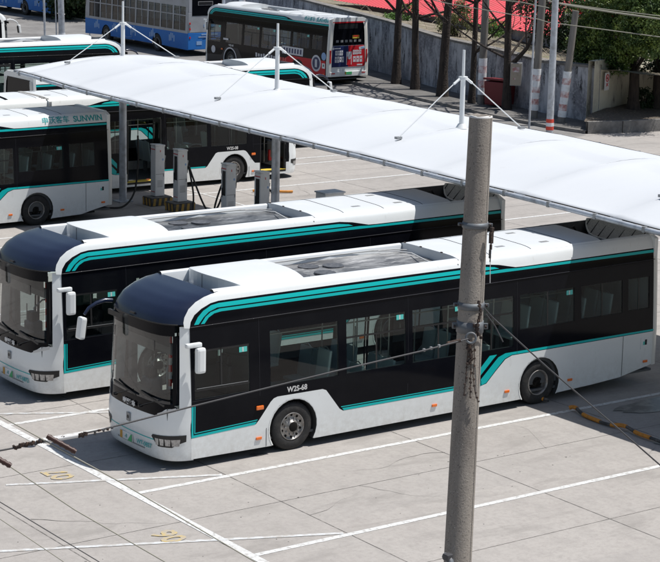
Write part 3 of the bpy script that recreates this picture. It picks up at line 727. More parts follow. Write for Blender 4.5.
    for x in (2.3,4.6,5.5,7.05,8.3,9.8): 
        for y in (-.55,.55): hr.cyl((x,y,.35),(x,y,2.95),.017,.017,'rail',6)
    for y in (-.55,.55): hr.cyl((2.0,y,2.2),(10.5,y,2.2),.016,.016,'rail',6)
    hr.build('handrail', root)
    # folding doors, closed; the bus by the chargers gets open ones
    for d in doors:
        w2 = (d[1]-d[0])/2
        for q in (0, 1):
            a_ = d[0]+w2*q; m = MB(); yy = lambda z, o_=.015: HW-g(z)-o_
            m.poly([(a_+.07,.42),(a_+w2-.06,.42),(a_+w2-.06,2.40),(a_+.07,2.40)], [], lambda x, z: (x, HW-g(z)-.02, z), 'tglass' if q else 'dglass', (1.25,2.0), smooth=False)
            m.poly([(a_,.27),(a_+w2-.01,.27),(a_+w2-.01,2.49),(a_,2.49)], [[(a_+.07,.42),(a_+w2-.06,.42),(a_+w2-.06,2.40),(a_+.07,2.40)]], lambda x, z: (x, HW-g(z)-.012, z), 'dark', (1.25,2.0), smooth=False)
            m.cyl((a_+w2*.5,HW-.09,.9),(a_+w2*.5,HW-.09,1.6),.014,.014,'rail',6)
            m.build('door_leaf', root)
    return root
class _C(dict): pass
cache = _C()

G1 = 'teal striped white electric buses'
def place(o, x, y, rz, label, group=G1):
    o.location = (x, y, 0); o.rotation_euler = (0,0,rz); tag(o, label, 'bus', group)
bus = build_bus(True)
for k in list(cache):
    if k[:4] == 'seat': cache[k] = None
place(bus, 0, HW, 0, 'nearest white electric bus with navy visor, directly behind the tall concrete pole')
def renumber(b, front):
    for ch in children(b):
        if ch.name.startswith('bumper_number'):
            m = MB(); text(m, front, .125, 'tealtext', (-.292,-.52,.40), (.10,-1,0), (0,0,1), bold=.002)
            mm = m.build('bumper_number', b); bpy.data.objects.remove(ch)
b2 = copy_tree(bus); place(b2, .22, 5.46+HW, 0, 'second white bus with navy visor, parked directly behind the nearest bus'); renumber(b2, 'W7-0872')
for ch in children(b2):
    if ch.name.startswith('equipment_tray'):
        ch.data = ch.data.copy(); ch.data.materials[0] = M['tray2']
bA = build_bus(False)
for k in list(cache):
    if k[:4] == 'seat': cache[k] = None
place(bA, .33, 23.72+HW, 0, 'white bus at the left edge with teal lettering on its rear roof')
bB = copy_tree(bus); place(bB, -.55, 27.45+HW, 0, 'white bus mostly hidden behind the lettered bus, only its roof showing')
def open_doors(b):
    for ch in children(b):
        if ch.name.startswith('door_leaf'): bpy.data.objects.remove(ch)
    for d in ((.42,1.55),(5.58,6.98)):
        for e, sg in ((d[0],1),(d[1],-1)):
            m = MB(); xx = e+sg*.05
            m.box((xx, HW-.30, 1.38), (.035,.52,2.12), 'dark'); m.box((xx+sg*.02, HW-.30, 1.45), (.01,.38,1.7), 'dglass'); m.build('door_leaf', b)
    m = MB(); m.box((.75,HW-.55,.8),(.12,.12,.4),'red',bev=.03); m.build('fire_extinguisher', b)
    for ch in children(b):
        if ch.name.startswith('seat') and abs(ch.location.x-7.5) < .01 and ch.location.y > 0:
            ch.data = ch.data.copy(); ch.data.materials[0] = M['seaty']
bC = copy_tree(bus); open_doors(bC); place(bC, 21.85, 27.7+HW, PI, 'white bus beyond the chargers facing right with both doors open')
bH = copy_tree(bC); place(bH, 26.95, 33.65+HW, PI, 'white bus beyond the open-door bus, its teal roof edge showing above the canopy')
bE = copy_tree(bus); place(bE, 25.1, 45.5+HW, PI, 'white bus at upper left facing right, grey roof tray below the far grey poles')
bG = build_bus(False, 'charcoal', 'roofwhite', True)
for k in list(cache):
    if k[:4] == 'seat': cache[k] = None
bF = copy_tree(bE); place(bF, 27.4, 61.6+HW, PI, 'pale-visored bus cut off at the top left corner, white mirror horn sticking out')
for ch in children(bF):
    if ch.name.startswith(('visor','mirror_horn')):
        ch.data = ch.data.copy()
        for i, m_ in enumerate(ch.data.materials):
            if m_.name.startswith('navy'): ch.data.materials[i] = M['roofwhite']
place(bG, 39.85+HW, 50.9+11.70, -PI/2, 'bus with red and navy advert on its rear, parked by the weathered wall', 'advert bus')
del bG['group']

# ------------------------------------------------------------------ older blue buses
def blue_bus(L=12.0):
    root = empty('blue_city_bus'); H = 3.15; hw = 1.25; root.scale = (1,1,1.07)
    # local: rear at x=L, front 0, left side is y=-hw
    b = MB(); xa = (2.6, 8.6)
    def sidep(s):
        f = lambda x, z: (x, s*(hw-.06*max(0,(z-1.2)/2)), z)
        bot = [(0,.32)]
        for cx in xa: bot += [(cx+.56*math.cos(PI-PI*i/12), .40+.60*math.sin(PI*i/12)) for i in range(13)]
        bot += [(L,.34)]
        b.poly(bot+[(L,1.22),(0,1.22)], [], f, 'blue', ())
        wn = [(.5+1.42*k, 1.5+1.42*k+.28, 1.36, 2.62) for k in range(8)]
        b.poly([(0,1.22),(L,1.22),(L,3.0),(0,3.0)], [[(a,c),(e,c),(e,d),(a,d)] for a, e, c, d in wn], f, 'silver', ())
        for a, e, c, d in wn:
            w = MB(); w.poly([(a,c),(e,c),(e,d),(a,d)], [], lambda x, z: (x, s*(hw-.06*max(0,(z-1.2)/2)-.02), z), 'dglass', ())
            w.box(((a+e)/2, s*(hw-.035), c+.80), (e-a,.03,.05), 'silver'); w.box(((a+e)/2, s*(hw-.035), (c+d)/2), (.04,.03,d-c), 'silver'); w.build('window', root)
        for k in range(5):
            for q in range(4):
                b.box((1.2+2.2*k+.17*q, s*(hw+.004), .86+.07*((q*7+k*3) % 3)), (.11,.008,.26+.08*((q+k) % 3)), 'bluepat')
        for cx in xa: b.box((cx, s*(hw-.42), .7), (1.1,.04,.8), 'under')
        b.tube([(4.6,s*(hw+.006),.62),(4.5,s*(hw+.006),.9),(4.9,s*(hw+.006),1.12),(5.5,s*(hw+.006),1.12),(5.9,s*(hw+.006),.9),(5.7,s*(hw+.006),.55),(5.1,s*(hw+.006),.5),(4.6,s*(hw+.006),.62)], .02, 'bluepat', 4)
    for s in (-1, 1): sidep(s)
    b.prism([(-hw+.06,2.99),(hw-.06,2.99),(hw-.10,3.10),(hw-.3,3.18),(-hw+.3,3.18),(-hw+.10,3.10)], 0, L, 'silver', 'x')
    b.box((L/2,0,.45),(L-.2,2.3,.1),'under'); b.box((L/2,0,1.0),(L-.3,2.2,.06),'floorint')
    for k in range(9): b.box((1.6+1.1*k,-.6,1.3),(.5,.8,.7),'int',bev=.05)
    b.build('body', root)
    r = MB(); r.box((L-.03,0,.80),(.10,2*hw,.90),'blue',bev=.03); r.box((L-.03,0,1.79),(.10,2*hw-.04,1.07),'silver',bev=.03); r.box((L-.03,0,2.72),(.10,2*hw-.1,.84),'silver',bev=.03)
    r.box((L+.005,0.02,2.62),(.06,2.0,.95),'black',bev=.02); r.box((L+.04,-.1,2.80),(.02,1.0,.22),'greyd'); r.box((L+.052,-.1,2.80),(.01,.92,.16),'screen')
    for s in (-1,1):
        for z, mm in ((1.75,'red'),(1.6,'lens'),(1.45,'red'),(1.0,'red')): r.box((L+.03, s*1.12, z), (.03,.09,.11), mm, bev=.01)
    r.cyl((L+.03,.25,1.85),(L+.035,.25,1.85),.07,.07,'dark',12); r.box((L+.03,.2,1.62),(.01,.8,.14),'bluepat'); r.box((L+.03,.2,1.15),(.01,1.1,.08),'bluepat')
    r.box((L+.03,-.5,.70),(.01,.36,.2),'bluepat'); r.box((L+.03,-.3,1.02),(.012,.5,.03),'lettering')
    r.build('rear_panel', root)
    p = MB(); p.box((L+.03,.42,.68),(.02,.46,.15),'plate'); p.box((L+.035,.23,.68),(.02,.07,.15),'plateo'); p.build('number_plate', root)
    fr = MB(); fr.box((.02,0,1.65),(.08,2*hw-.04,2.6),'black',bev=.03); fr.build('front_panel', root)
    for cx in xa:
        for s in (-1,1): make_wheel(root, cx, s, cx < 4)
    return root
bb = blue_bus(); bb.location = (41.0+1.25, 66.2+12, 0); bb.rotation_euler = (0,0,-PI/2); tag(bb, 'blue and grey city bus parked on the road behind the canopy mast', 'bus', 'older blue buses')
b3 = copy_tree(bb); b3.location = (45.0+1.25, 92+12, 0); b3.rotation_euler = (0,0,-PI/2+R(4)); tag(b3, 'farther blue bus at the top left, rear showing beside a grey pole', 'bus', 'older blue buses')

# ------------------------------------------------------------------ ground and markings
gm = MB(); gm.face([(-90,-60,0),(160,-60,0),(160,400,0),(-90,400,0)], 'ground'); structure(gm.build('ground'))
rm = MB(); rm.face([(32.5,29,.001),(39.35,31.2,.001),(39.2,37.5,.001),(40.4,45.5,.001),(41.5,51.5,.001),(44.2,66,.001),(49.5,110,.001),(36,110,.001),(33,60,.001)], 'road'); structure(rm.build('road'))
lm = MB()
def line(x0, y0, x1, y1, w, m='paintw', z=.0055, mb=None):
    a = Vector((x0,y0,0)); b = Vector((x1,y1,0)); d = (b-a).normalized(); nrm = Vector((-d.y,d.x,0))*w/2
    n = max(2, int((b-a).length/.6)); P = []
    for i in range(n+1):
        p = a+(b-a)*i/n; j1 = random.uniform(-.006,.006); P.append([(p+nrm*(1+j1*8)+Vector((0,0,z)))[:], (p-nrm*(1+j1*8)+Vector((0,0,z)))[:]])
    (mb or lm).grid(P, m, smooth=False)
ys_bay = [-4.6,-.73,3.2,4.45,8.32,12.2,13.4,17.27,21.1,22.35,26.2,30.1,31.3,35.1,39.0,40.2,44.1,48.0]
for k, y in enumerate(ys_bay):
    line(-1.27, y, 12.9, y, .13, z=.0055)
    if y > 12: line(15.2, y+.1, 31.0, y+.1, .13, z=.0055)
line(-1.36, -30, -1.36, -.8, .17, z=.007); line(-1.36,-.8,-1.36,2.95,.17,z=.007)
line(-1.36, 3.1, -1.36, 60, .17, z=.007)
structure(lm.build('bay_markings'))
fm = MB()
line(-3.1,.95,.6,-.62,.10,'paintfade',.0085,fm); line(-6.5,-1.45,.6,-4.5,.10,'paintfade',.0085,fm); line(-1.4,5.45,.9,4.2,.09,'paintfade',.0085,fm)
line(17,27.3,17.01,22,.1,'paintfade',.0085,fm)
structure(fm.build('worn_markings'))
jm = MB()
for x in [.66+4.42*k for k in range(-3, 9)]: line(x, -20, x+.02, 60, .020, 'joint', .0025, jm)
for y in (-10.3,-6.4,-2.5,1.4,5.1,9.0,12.8,15.4,19.2,24.3,28.1,33.2,37): line(-14, y, 32, y, .012, 'joint', .004, jm)
structure(jm.build('slab_joints'))
ck = MB(); rg = random.Random(17)
def crack(x, y, a, n, w):
    P = [(x, y)]
    for _ in range(n):
        a += rg.uniform(-.45,.45); P.append((P[-1][0]+.22*math.cos(a), P[-1][1]+.22*math.sin(a)))
    rows = []
    for i, (px, py) in enumerate(P):
        ww_ = w*(1-i/len(P))*rg.uniform(.5,1.2)/2; rows.append([(px+ww_, py+ww_, .0050),(px-ww_, py-ww_, .0050)])
    ck.grid(rows, 'joint', smooth=False)
for x, y, a, n, w in ((5.1,-1.7,2.6,12,.016),(.66,-3.4,.4,9,.014),(9.5,-3.4,3.4,12,.016),(-3.6,-1.0,-.6,12,.014),(2.4,-2.5,-1.2,8,.012),(7.0,-2.56,1.2,9,.012),(-3.7,3.0,.3,10,.014),(20,24.3,.8,12,.02),(26,28,-.5,14,.02),(24,22,2.2,14,.02)): crack(x, y, a, n, w)
structure(ck.build('pavement_cracks'))
dm = MB(); rg = random.Random(23)
for _ in range(110):
    x = rg.uniform(-5,12.5); y = rg.choice((rg.uniform(-4.4,3), rg.uniform(-7,-.2), rg.gauss(-2.6,.7))); rr_ = rg.choice((.006,.009,.012,.020))*rg.uniform(.6,1.2)
    dm.face([(x+rr_*math.cos(a)*rg.uniform(.7,1.2), y+rr_*math.sin(a)*rg.uniform(.7,1.2), .0045) for a in [2*PI*k/9 for k in range(9)]], 'joint')
structure(dm.build('oil_drips'))
def number(txt, x, y):
    mb = MB(); text(mb, txt, .62, 'painty', (x, y, .0112), (0,1,0), (-1,0,0), bold=.02, stretch=.95)
    structure(mb.build('bay_number'))
number('07', -1.97, .98); number('06', -2.0, -3.05); number('08', -2.0, 5.9)
sm = MB()
def blob(cx, cy, rx, ry, z, m, seed):
    rb = random.Random(seed); n = 22; P = []
    for i in range(n):
        a = 2*PI*i/n; k = rb.uniform(.7,1.1); P.append((cx+rx*k*math.cos(a), cy+ry*k*math.sin(a), z))
    sm.face(P, m)
blob(11.4,-1.35,1.5,.42,.0118,'hump',2); blob(9.6,-3.6,.5,.5,.0118,'hump',3); blob(1.9,.12,.22,.10,.0118,'hump',4)
structure(sm.build('wet_stain'))

# hose lying on the ground
def curve_hose(pts, name, label, r=.045):
    root = empty(name, pts[0])
    mb = MB(); o = Vector(pts[0])
    P = [Vector(p)-o for p in pts]; n = len(P)-1
    fine = []
    for i in range(n):
        for k in range(4):
            fine.append(P[i].lerp(P[i+1], k/4))
    fine.append(P[-1])
    fine = [sum((fine[max(0,min(len(fine)-1,i+q))] for q in (-2,-1,0,1,2)), Vector())/5 for i in range(len(fine))]
    seg = 5; i = 0; c = 0
    while i < len(fine)-1:
        j = min(i+(seg if c % 2 == 0 else 3), len(fine)-1)
        mb.tube(fine[i:j+1], r if c % 2 == 0 else r*.8, 'hose' if c % 2 == 0 else 'hazk', 8); i = j; c += 1
    mb.build('hose_body', root)
    tag(root, label, 'hose'); return root
curve_hose([(9.22,.25,.06),(9.13,.02,.12),(9.36,-.02,.05)], 'cable_guard', 'short yellow bent tube on the ground beside the rear wheel of the nearest bus', .045)
curve_hose([(9.25,-.72,.06),(9.36,-.82,.12),(9.20,-1.2,.04),(9.16,-1.7,.05),(9.14,-2.15,.04),(9.27,-2.4,.12),(9.18,-2.8,.06),(9.14,-3.16,.08),(9.19,-3.6,.05),(9.1,-4.2,.05),(8.9,-5.2,.05)], 'ground_hose', 'orange and black hose snaking over the concrete at the right edge')
curve_hose([(18.6,25.7,.06),(19.0,25.5,.10),(19.4,25.1,.06),(19.9,24.9,.06)], 'ground_hose', 'yellow and black hose end near the canopy column beyond the second bus')

# ------------------------------------------------------------------ canopy
YM = [-.6,8.75,17.25,26.25]
XE0, XE1, XC = 10.4, 17.4, 13.87
EZ = [(-12,3.9),(-2,4.01),(0,4.07),(3,4.12),(5,4.13),(8,4.20),(13,4.23),(17,4.26),(20,4.27),(23,4.30),(25.8,4.42),(27.5,4.45)]
def sm_ez(y): return sum(interp(y+d, EZ) for d in (-.8,-.4,0,.4,.8))/5
PKZ = [(-12,4.55),(1.6,4.62),(5,4.66),(7.3,4.70),(8.75,4.62),(11,4.74),(15,4.80),(17.25,4.70),(19.3,4.80),(22,4.88),(24.5,4.94),(26.4,4.86),(27.6,4.70)]
ribs = []
for a, b in zip(YM, YM[1:]):
    for k in range(3): ribs.append(a+(b-a)*k/3)
ribs += [26.25, 26.25+1.0]
ribs = [-.6-3*k for k in (4,3,2,1)]+ribs
can = empty('charging_canopy', (XC, 13, 0)); C0 = Vector((XC, 13, 0))
cm = MB(); rows = []
def cz(x, y, sag):
    t = (x-XE0)/(XE1-XE0); ez = sm_ez(y); pk = interp(y, PKZ)
    tt = (t/.5) if t < .5 else ((1-t)/.5)
    ar = math.sin(min(1, tt)*PI/2)**1.15
    return ez+(pk-ez)*ar-sag*.22*math.sin(t*PI)**.7*(1 if t < .5 else .6)
nX = 26
for a, b in zip(ribs, ribs[1:]):
    for k in range(12 if b != ribs[-1] else 13):
        f = k/12; y = a+(b-a)*f; sg = (math.sin(f**.75*PI)**.75 if 0 < f < 1 else 0)
        rows.append([tuple(Vector((XE0+(XE1-XE0)*i/nX+ (.06*sg if i == 0 else (-.06*sg if i == nX else 0)), y, cz(XE0+(XE1-XE0)*i/nX, y, sg)))-C0) for i in range(nX+1)])
cm.grid(rows, 'fabric')
mem = cm.build('membrane', can)
so = mem.modifiers.new('thick', 'SOLIDIFY'); so.thickness = .015
# seams over ribs
rbm = MB()
for y in ribs:
    rbm.tube([tuple(Vector((XE0+(XE1-XE0)*i/16, y, cz(XE0+(XE1-XE0)*i/16, y, 0)-.055))-C0) for i in range(17)], .035, 'galv', 8)
    rbm.tube([tuple(Vector((XE0+.3+(XE1-XE0-.6)*i/16, y, cz(XE0+(XE1-XE0)*i/16, y, 0)+.006))-C0) for i in range(17)], .010, 'fabric', 5)
rbm.build('rib_frame', can)
for xx, nm in ((XE0-.02,'edge_beam'),(XE1+.02,'edge_beam')):
    e = MB(); yy = [-12.6+.5*i for i in range(81)]; yy = [y for y in yy if y <= 27.25]
    e.tube([tuple(Vector((xx, y, sm_ez(y)-.065))-C0) for y in yy], .055, 'galv', 10)
    e.tube([tuple(Vector((xx+(.05 if xx < 12 else -.05), y, sm_ez(y)-.005))-C0) for y in yy], .014, 'cable', 6)
    y = -12
    while y < 27.2:
        e.box(tuple(Vector((xx, y, sm_ez(y)-.062))-C0), (.122,.07,.122), 'greyd'); y += 1.49
    e.build(nm, can)
for i, ym in enumerate(YM+[-9.6]):
    c_ = MB(); b0 = Vector((XC, ym, 0))-C0
    c_.cyl(b0, b0+Vector((0,0,4.0)), .125,.125,'galv',18); c_.box(tuple(b0+Vector((0,0,.02))), (.5,.5,.04), 'galv')
    c_.cyl(b0+Vector((0,0,4.0)), b0+Vector((0,0,4.55)), .10,.095,'galv',18)
    c_.tube([tuple(b0+Vector((-3.2,0,sm_ez(ym)-.14))), tuple(b0+Vector((0,0,3.9))), tuple(b0+Vector((3.2,0,sm_ez(ym)-.14)))], .06, 'galv', 8)
    c_.build('column', can)
    m_ = MB(); m_.cyl(b0+Vector((0,0,4.5)), b0+Vector((0,0,5.92)), .068,.064,'steelw',14); m_.cyl(b0+Vector((0,0,5.9)), b0+Vector((0,0,6.62)), .040,.034,'steelw',12)
    m_.cyl(b0+Vector((0,0,5.86)), b0+Vector((0,0,5.94)), .12,.12,'steelw',14); m_.cyl(b0+Vector((0,0,4.60)), b0+Vector((0,0,4.72)), .16,.09,'steelw',16)
    m_.build('mast', can)
    for sx in (-1, 1):
        w_ = MB(); tx = XC+sx*2.05; tz = cz(tx, ym, 0)+.05; e_ = Vector((tx, ym, tz))-C0
        w_.tube([tuple(b0+Vector((sx*.12,0,5.88))), tuple(b0+Vector((sx*.30,0,5.76)))], .034, 'steelw', 6)
        w_.tube([tuple(b0+Vector((sx*.25,0,5.80))), tuple(e_)], .014, 'steelw', 6); w_.box(tuple(e_), (.16,.12,.06), 'greyd'); w_.build('stay_cable', can)
tag(can, 'long white membrane canopy on masts running between the two rows of buses', 'canopy')

# ------------------------------------------------------------------ chargers
def charger(screen=True):
    root = empty('charging_post')
    b = MB(); b.box((0,0,.15),(1.0,.72,.30),'hazk',bev=.01)
    for k in range(4):
        x = -.36+.26*k
        b.prism([(x-.07,.02),(x+.05,.02),(x+.09,.28),(x-.03,.28)], -.366, -.362, 'hazy', 'y')
    for k in range(3): b.prism([(-.22+.25*k-.07,.02),(-.22+.25*k+.05,.02),(-.22+.25*k+.09,.28),(-.22+.25*k-.03,.28)], -.506, -.502, 'hazy', 'x')
    b.box((0,0,.31),(.96,.68,.02),'kerb'); o_ = b.build('plinth', root); o_.scale = (.80,.80,.9)
    c_ = MB(); c_.box((0,0,1.14),(.52,.46,1.66),'chg',bev=.02); c_.box((0,0,1.99),(.56,.50,.05),'chg',Matrix.Rotation(.06,3,'Y'),bev=.01)
    c_.box((.02,-.234,1.80),(.04,.006,.07),'red'); c_.box((.262,.0,1.60),(.006,.04,.5),'greyd')
    c_.box((-.262,0,1.86),(.006,.40,.03),'signr'); c_.box((-.262,0,.45),(.006,.40,.02),'signr')
    for k in range(6): c_.box((.0,-.232,.62+.04*k),(.30,.006,.014),'greyd')
    c_.box((.08,-.233,1.25),(.16,.006,.10),'signw'); c_.cyl((.16,-.230,1.52),(.16,-.236,1.52),.04,.04,'bluepat',14); c_.box((0,-.232,1.04),(.46,.005,.008),'dark'); c_.box((.20,-.236,1.0),(.02,.012,.10),'dark')
    o_ = c_.build('cabinet', root); o_.scale = (.68,.66,1)
    s_ = MB(); s_.box((-.266,-.02,1.40),(.012,.26,.78),'screen',bev=.004); s_.box((-.275,.12,1.10),(.02,.03,.3),'dark'); o_ = s_.build('display', root); o_.scale = (.68,.66,1)
    q = MB(); q.box((.30,-.05,1.52),(.10,.14,.26),'greyd',Matrix.Rotation(.3,3,'Y'),bev=.02); q.cyl((.36,-.05,1.40),(.33,-.08,1.22),.04,.03,'dark',10); o_ = q.build('connector', root); o_.scale = (.68,.8,1)
    return root
ch = charger(); spots = [(14.58,25.20,0,'pale grey charging post on a striped plinth, leftmost, beside the column'),
    (14.68,23.94,0,'grey charging post with dark display on a striped plinth, second from the left'),
    (14.43,20.66,0,'grey charging post in front of the open-door bus wheel, plinth hidden by bus roof'),
    (14.50,18.90,.1,'charging post with dark display close beside the second canopy column')]
for i, (x, y, rz, lb) in enumerate(spots):
    o = ch if i == 0 else copy_tree(ch)
    o.location = (x, y, 0); o.rotation_euler = (0,0,rz); tag(o, lb, 'charger', 'charging posts under the canopy')
for ch_ in children(ch):
    if ch_.name.startswith('display'): bpy.data.objects.remove(ch_)
cb = empty('charge_cabinet', (15.9,17.3,0)); m = MB(); m.box((0,0,.78),(.7,.5,1.4),'chg',bev=.02); m.box((0,0,.04),(.9,.7,.08),'kerb'); m.build('cabinet', cb)
m = MB(); m.box((0,0,1.50),(.76,.56,.04),'galv'); m.build('lid', cb); tag(cb, 'low grey cabinet whose top peeks over the second bus roof', 'cabinet')
def cable(pts, label):
    P = [Vector(p) for p in pts]; o = P[0].copy(); fine = []
    for i in range(len(P)-1):
        for k in range(6):
            t = k/6; a = P[max(0,i-1)]; b = P[i]; c = P[i+1]; d = P[min(len(P)-1,i+2)]
            fine.append(.5*((2*b)+(-a+c)*t+(2*a-5*b+4*c-d)*t*t+(-a+3*b-3*c+d)*t**3))
    fine.append(P[-1]); m = MB(); m.tube([tuple(q-o) for q in fine], .032, 'cable', 8)
    ob = m.build('charging_cable'); ob.location = o; tag(ob, label, 'cable', 'charging cables'); return ob
cable([(14.93,23.84,1.45),(14.97,23.8,1.2),(14.85,23.4,.6),(14.65,23.1,.12),(14.55,23.0,.05)], 'black cable drooping straight down from the second charging post')
cable([(14.95,23.84,1.45),(15.05,23.7,1.0),(15.0,23.0,.30),(14.9,22.4,.12),(14.7,21.7,.45),(14.5,21.1,1.0),(14.42,20.85,1.45)], 'black cable slung in a loop between the second and third charging posts')
cable([(14.4,20.84,1.5),(14.25,20.85,1.2),(14.1,20.9,.7),(14.1,21.0,.3),(14.0,21.1,.04)], 'black cable hanging beside the third charging post')
cable([(14.72,18.85,1.45),(14.86,18.8,1.25),(14.84,18.7,.9),(14.78,18.6,.5)], 'black cable on the charging post nearest the second column')
cable([(14.0,25.5,2.3),(13.95,25.4,1.4),(13.7,25.2,.5),(13.2,25.0,.10),(12.7,25.1,.06),(12.2,25.3,.08),(11.9,25.6,.5)], 'black cable running along the ground to the lettered bus')

# ------------------------------------------------------------------ foreground pole and wires
pt = Vector((-7.26,-17.07,9.16)); pb = Vector((-7.85,-17.68,5.25)); pd = (pb-pt)/(pt.z-pb.z)
base = pt+pd*pt.z
rt, rb_ = .1066, .1264
def pr(z): return rt+(rb_-rt)*(9.16-z)/3.91
pole = empty('concrete_pole', tuple(base))
def pc(z): return pt+pd*(9.16-z)-base
m = MB(); n = 32; rows = []
zs = [9.16-.3*i for i in range(31)]+[0]
for z in zs: rows.append([tuple(pc(z)+Vector((math.cos(2*PI*i/n),math.sin(2*PI*i/n),0))*pr(z)) for i in range(n+1)])
m.grid(rows, 'pole')
rg = random.Random(4)
rim = [tuple(pc(9.16)+Vector((math.cos(2*PI*i/n),math.sin(2*PI*i/n),0))*(rt*(.98))+Vector((0,0,.012+.012*rg.random()))) for i in range(n)]; rim.append(rim[0])
inn = [tuple(pc(9.16)+Vector((math.cos(2*PI*i/n),math.sin(2*PI*i/n),0))*(rt*.70)+Vector((0,0,.008))) for i in range(n)]; inn.append(inn[0])
bt = [tuple(pc(9.02)+Vector((math.cos(2*PI*i/n),math.sin(2*PI*i/n),0))*(rt*.68)) for i in range(n)]; bt.append(bt[0])
m.grid([rows[0], rim, inn, bt], lambda i, j: 'lettering' if i == 0 else 'pole'); m.face(bt[:-1], 'pole')
sd = Vector((.35,-.94,0)).normalized()
m.tube([tuple(pc(z)+sd*(pr(z)*.995)) for z in zs[:-1]], .003, 'wired', 5)
m.build('shaft', pole)
c_cam = Vector((-18.8459,-30.8092,11.4526))
yaw, pitch, roll, FL = .6265, .2109, .0222, 1992.78
fw = Vector((math.sin(yaw)*math.cos(pitch), math.cos(yaw)*math.cos(pitch), -math.sin(pitch)))
r0 = Vector((math.cos(yaw), -math.sin(yaw), 0)); u0 = r0.cross(fw)
rt_ = r0*math.cos(roll)+u0*math.sin(roll); up_ = -r0*math.sin(roll)+u0*math.cos(roll)
def W(px, py, d): return c_cam+(fw+rt_*(px-330)/FL-up_*(py-281)/FL)*d      # survey helper: photo point at a depth in metres
def poleband(py, h, nm, off=.006, bolts=True):
    z = (W(472, py, 18)).z; m = MB(); k = 28
    r_ = pr(z)+off
    ring = lambda zz, rr: [tuple(pc(zz)+Vector((math.cos(2*PI*i/k),math.sin(2*PI*i/k),0))*rr) for i in range(k+1)]
    m.grid([ring(z+h/2, r_-.008), ring(z+h/2, r_), ring(z-h/2, r_+.002), ring(z-h/2, r_-.008)], 'galvband')
    if bolts:
        for sg in (-1, 1):
            p = pc(z)+Vector((.82,-.57,0))*sg*(r_+.018)
            m.box(tuple(p), (.045,.022,h*.55), 'galvband', Matrix.Rotation(-.6,3,'Z'), bev=.006); m.cyl(tuple(p-Vector((0,0,0))+Vector((-.03,-.04,0))), tuple(p+Vector((.03,.04,0))), .010,.010,'rust',8)
    m.build('band', pole)
poleband(224.5, .05, 'band'); poleband(305, .06, 'band'); poleband(326, .10, 'band')
# rusty fittings clustered on the camera side
m = MB(); rg = random.Random(8)
def loc(px, py, d=17.86): return W(px, py, d)-base
def chain(pts, r, mt, beads=0, bead_r=.014):
    P = [loc(*p) for p in pts]; m.tube([tuple(p) for p in P], r, mt, 6)
    for i in range(beads):
        t = i/max(1,beads-1)*(len(P)-1); a = int(min(t, len(P)-2)); q = P[a].lerp(P[a+1], t-a)
        m.box(tuple(q+Vector((rg.uniform(-.008,.008),0,rg.uniform(-.008,.008)))), (bead_r*rg.uniform(1,2),bead_r*1.2,bead_r*rg.uniform(1,2.2)), mt, Matrix.Rotation(rg.random()*2,3,'Y'), bev=bead_r*.3)
chain([(479,303),(481,312),(478,322),(476,336)], .009, 'rust', 9, .018)
chain([(474,325),(478,332),(481,338)], .007, 'rust', 4, .02)
chain([(468.5,345),(467,362),(466,378),(464,394)], .0045, 'rust', 10, .011)
chain([(471,345),(471,362),(470.5,380),(470,397)], .0045, 'rust', 12, .011)
chain([(474,343),(474.5,360),(473,376),(475,392),(478,402)], .0045, 'rust', 10, .011)
chain([(470,342),(469,350),(472,358),(468,364)], .012, 'rust', 8, .022)
P = [loc(471+5*math.cos(a), 338+5*math.sin(a), 17.82) for a in [2*PI*k/18 for k in range(19)]]
m.tube([tuple(p) for p in P], .011, 'galvband', 8)
m.build('guy_fittings', pole)
m = MB()
def bx(px, py, w, h, mt, d=17.9): m.box(tuple(loc(px, py, d)), (w,w,h), mt, bev=.004)
bx(492,230,.03,.05,'rust'); bx(491.2,238,.032,.10,'rust'); bx(490.8,247,.02,.05,'rust'); bx(490,254,.018,.08,'wired')
m.tube([tuple(loc(492,226,17.9)),tuple(loc(491,246,17.9)),tuple(loc(490,262,17.9))], .006, 'wired', 5); m.tube([tuple(loc(490.3,253,17.9)),tuple(loc(490,283,17.9))], .0035, 'lettering', 5)
m.build('turnbuckle', pole)
m = MB(); P = [loc(445,556,17.8), loc(449,558,17.75), loc(451,566,17.75)]
m.tube([tuple(p) for p in P], .035, 'galvband', 8); m.box(tuple(loc(448,557,17.75)), (.07,.07,.06), 'wired', bev=.01); m.build('bracket', pole)
tag(pole, 'tall weathered concrete pole with zinc bands and rusty fittings, in front of everything', 'utility pole')

def wire(pts, r, mt, label, name='overhead_wire', sag=0, extras=None):
    P = [W(*p) for p in pts]; o = P[0].copy(); fine = []
    for i in range(len(P)-1):
        for k in range(8):
            fine.append(P[i].lerp(P[i+1], k/8))
    fine.append(P[-1])
    if sag: fine = [q-Vector((0,0,sag*4*(i/(len(fine)-1))*(1-i/(len(fine)-1)))) for i, q in enumerate(fine)]
    m = MB(); m.tube([tuple(q-o) for q in fine], r, mt, 6)
    if extras:
        root = empty(name, tuple(o)); m.build('cable', root); extras(root, o)
        tag(root, label, 'wire'); return root
    ob = m.build(name); ob.location = o; tag(ob, label, 'wire'); return ob
def sleeve(px0, py0, px1, py1, d, r, mt='sleeve', name='insulator', ribs=5):
    def f(root, o):
        m = MB(); a = W(px0,py0,d)-o; b = W(px1,py1,d)-o; m.cyl(tuple(a), tuple(b), r, r, mt, 12)
        for k in range(ribs):
            q = a.lerp(b, (k+.5)/ribs); dv = (b-a).normalized()*.008; m.cyl(tuple(q-dv), tuple(q+dv), r*1.2, r*1.2, mt, 12)
        m.build(name, root)
    return f
